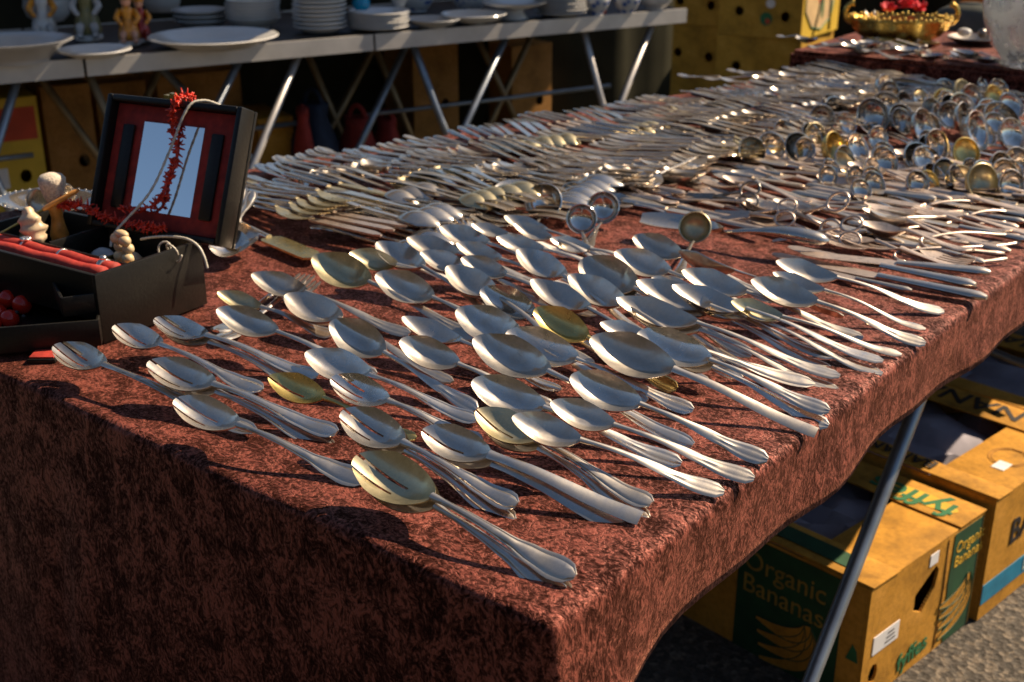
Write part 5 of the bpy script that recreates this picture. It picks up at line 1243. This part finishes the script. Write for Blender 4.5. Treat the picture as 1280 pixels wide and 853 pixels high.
# ---------------------------------------------------------------- trees behind the photographer, mirrored in the bowls
def leaf_mat(name, a, b_):
    m, t, b, L = nm(name); oi = t.nodes.new('ShaderNodeTexNoise'); L(objco(t), oi.inputs['Vector']); oi.inputs['Scale'].default_value = 1.4
    L(ramp(t, oi.outputs[0], [(.4, a), (.6, b_)]), b.inputs['Base Color']); b.inputs['Roughness'].default_value = .7; return m
LEAF_Y = leaf_mat('autumn_leaves', (.10, .045, .008), (.20, .115, .015)); LEAF_G = leaf_mat('dull_green_leaves', (.03, .035, .010), (.07, .07, .02))
BARK = simple('bark', (.06, .045, .03), .9, 0, .3, 12, .5, .02)
def tree(x, y, h, label, mat, seed, dens):
    r_ = random.Random(seed); o = thing('tree', label, 'tree', T(x, y, 0), 'trees behind the photographer')
    m = MB(); tips = []
    def grow(p, d, l, rd, lv):
        e = p+d*l; m.tube([p, p+d*l*.5+Vector((r_.gauss(0, .04*l), r_.gauss(0, .04*l), 0)), e], [rd, rd*.8, rd*.62], 6, lv == 0)
        if lv >= 4: tips.append(e); return
        for k in range(3 if lv else 5):
            dd = (d+Vector((r_.gauss(0, .55), r_.gauss(0, .55), r_.uniform(-.05, .45)))).normalized(); grow(e-d*l*r_.uniform(0, .35), dd, l*r_.uniform(.55, .78), rd*.58, lv+1)
    grow(Vector((0, 0, 0)), Vector((0, 0, 1)), h*.30, h*.022, 0)
    link('trunk', m.mesh('trunk', BARK, 0), o)
    vs, fs = [], []
    for tp in tips:
        for k in range(dens):
            c = tp+Vector((r_.gauss(0, .38), r_.gauss(0, .38), r_.gauss(0, .3))); a = Vector((r_.gauss(0, 1), r_.gauss(0, 1), r_.gauss(0, 1))).normalized()*.09; b = a.orthogonal().normalized()*.06; k0 = len(vs)
            vs += [c-a, c-b, c+a, c+b]; fs.append((k0, k0+1, k0+2, k0+3))
    if fs:
        t = link('crown', MB().add(vs, fs).mesh('crown', mat, 0), o)
for i, (x, y, h, mt, dn) in enumerate([(-5.5, -8, 7.5, LEAF_Y, 16), (-1.5, -10, 8.5, LEAF_G, 14), (2.5, -9, 7.0, LEAF_Y, 4), (6.5, -7, 8, LEAF_G, 14), (-9, -4.5, 8, LEAF_Y, 12), (9, -2.5, 7.5, LEAF_Y, 8)]):
    tree(x*1.35, y*1.35, h*.68, ['golden autumn tree standing left behind the photographer', 'dull green tree straight behind the table front', 'nearly bare tree right behind the photographer', 'dull green tree to the right of the bare one', 'golden tree far to the left of the table', 'thin golden tree far to the right of the table'][i], mt, 30+i, dn)

# ---------------------------------------------------------------- sub-parts: prints go with their wall, mirror and pockets with the lid
def move_under(c, p):
    c.matrix_basis = p.matrix_basis.inverted() @ c.matrix_basis; c.parent = p
stem_ = lambda o: o.name.split('.')[0]
for box in (b1, b2, b3):
    ch = list(box.children); side = [c for c in ch if stem_(c) == 'side_wall'][0]; end = [c for c in ch if stem_(c) == 'end_wall'][0]; strip = [c for c in ch if stem_(c) == 'lid_strip']; flap = [c for c in ch if stem_(c) == 'lid_flap'][0]
    for c in ch:
        if stem_(c) in ('side_wall', 'end_wall', 'lid_strip', 'lid_flap', 'paper_liner'): continue
        pts = [c.matrix_basis @ v.co for v in c.data.vertices]; m_ = sum(pts, Vector())/len(pts)
        if m_.z > .22: move_under(c, strip[0] if m_.x < .09 else strip[1] if m_.x > .25 else flap)
        elif m_.x < .002: move_under(c, end)
        else: move_under(c, side)
ch = list(jb.children); lid = [c for c in ch if stem_(c) == 'lid_back'][0]; lid.name = 'lid'
for c in ch:
    if stem_(c) in ('lid_rim', 'lid_lining', 'mirror', 'lid_pocket'): move_under(c, lid)
# ---------------------------------------------------------------- labels: look-alikes told apart by their place
bpy.context.view_layer.update()
def screen_u(o):
    q = o.matrix_world.translation-CAM; return q.dot(RT)/q.dot(FW)
same = {}
for o in scn.objects:
    if o.parent is None and 'label' in o: same.setdefault(o['label'], []).append(o)
ORD = ['first', 'second', 'third', 'fourth', 'fifth', 'sixth', 'seventh', 'eighth', 'ninth', 'tenth', 'eleventh', 'twelfth', 'thirteenth', 'fourteenth', 'fifteenth', 'sixteenth', 'seventeenth', 'eighteenth', 'nineteenth', 'twentieth', 'twenty-first', 'twenty-second', 'twenty-third', 'twenty-fourth']
for lab, lst in same.items():
    if len(lst) < 2: continue
    lst.sort(key=screen_u)
    for i, o in enumerate(lst[:24]): o['label'] = lab + ', ' + (ORD[i]+' from left' if i else 'leftmost one')
    for o in lst[24:]: o['label'] = lab + ', among the rightmost'
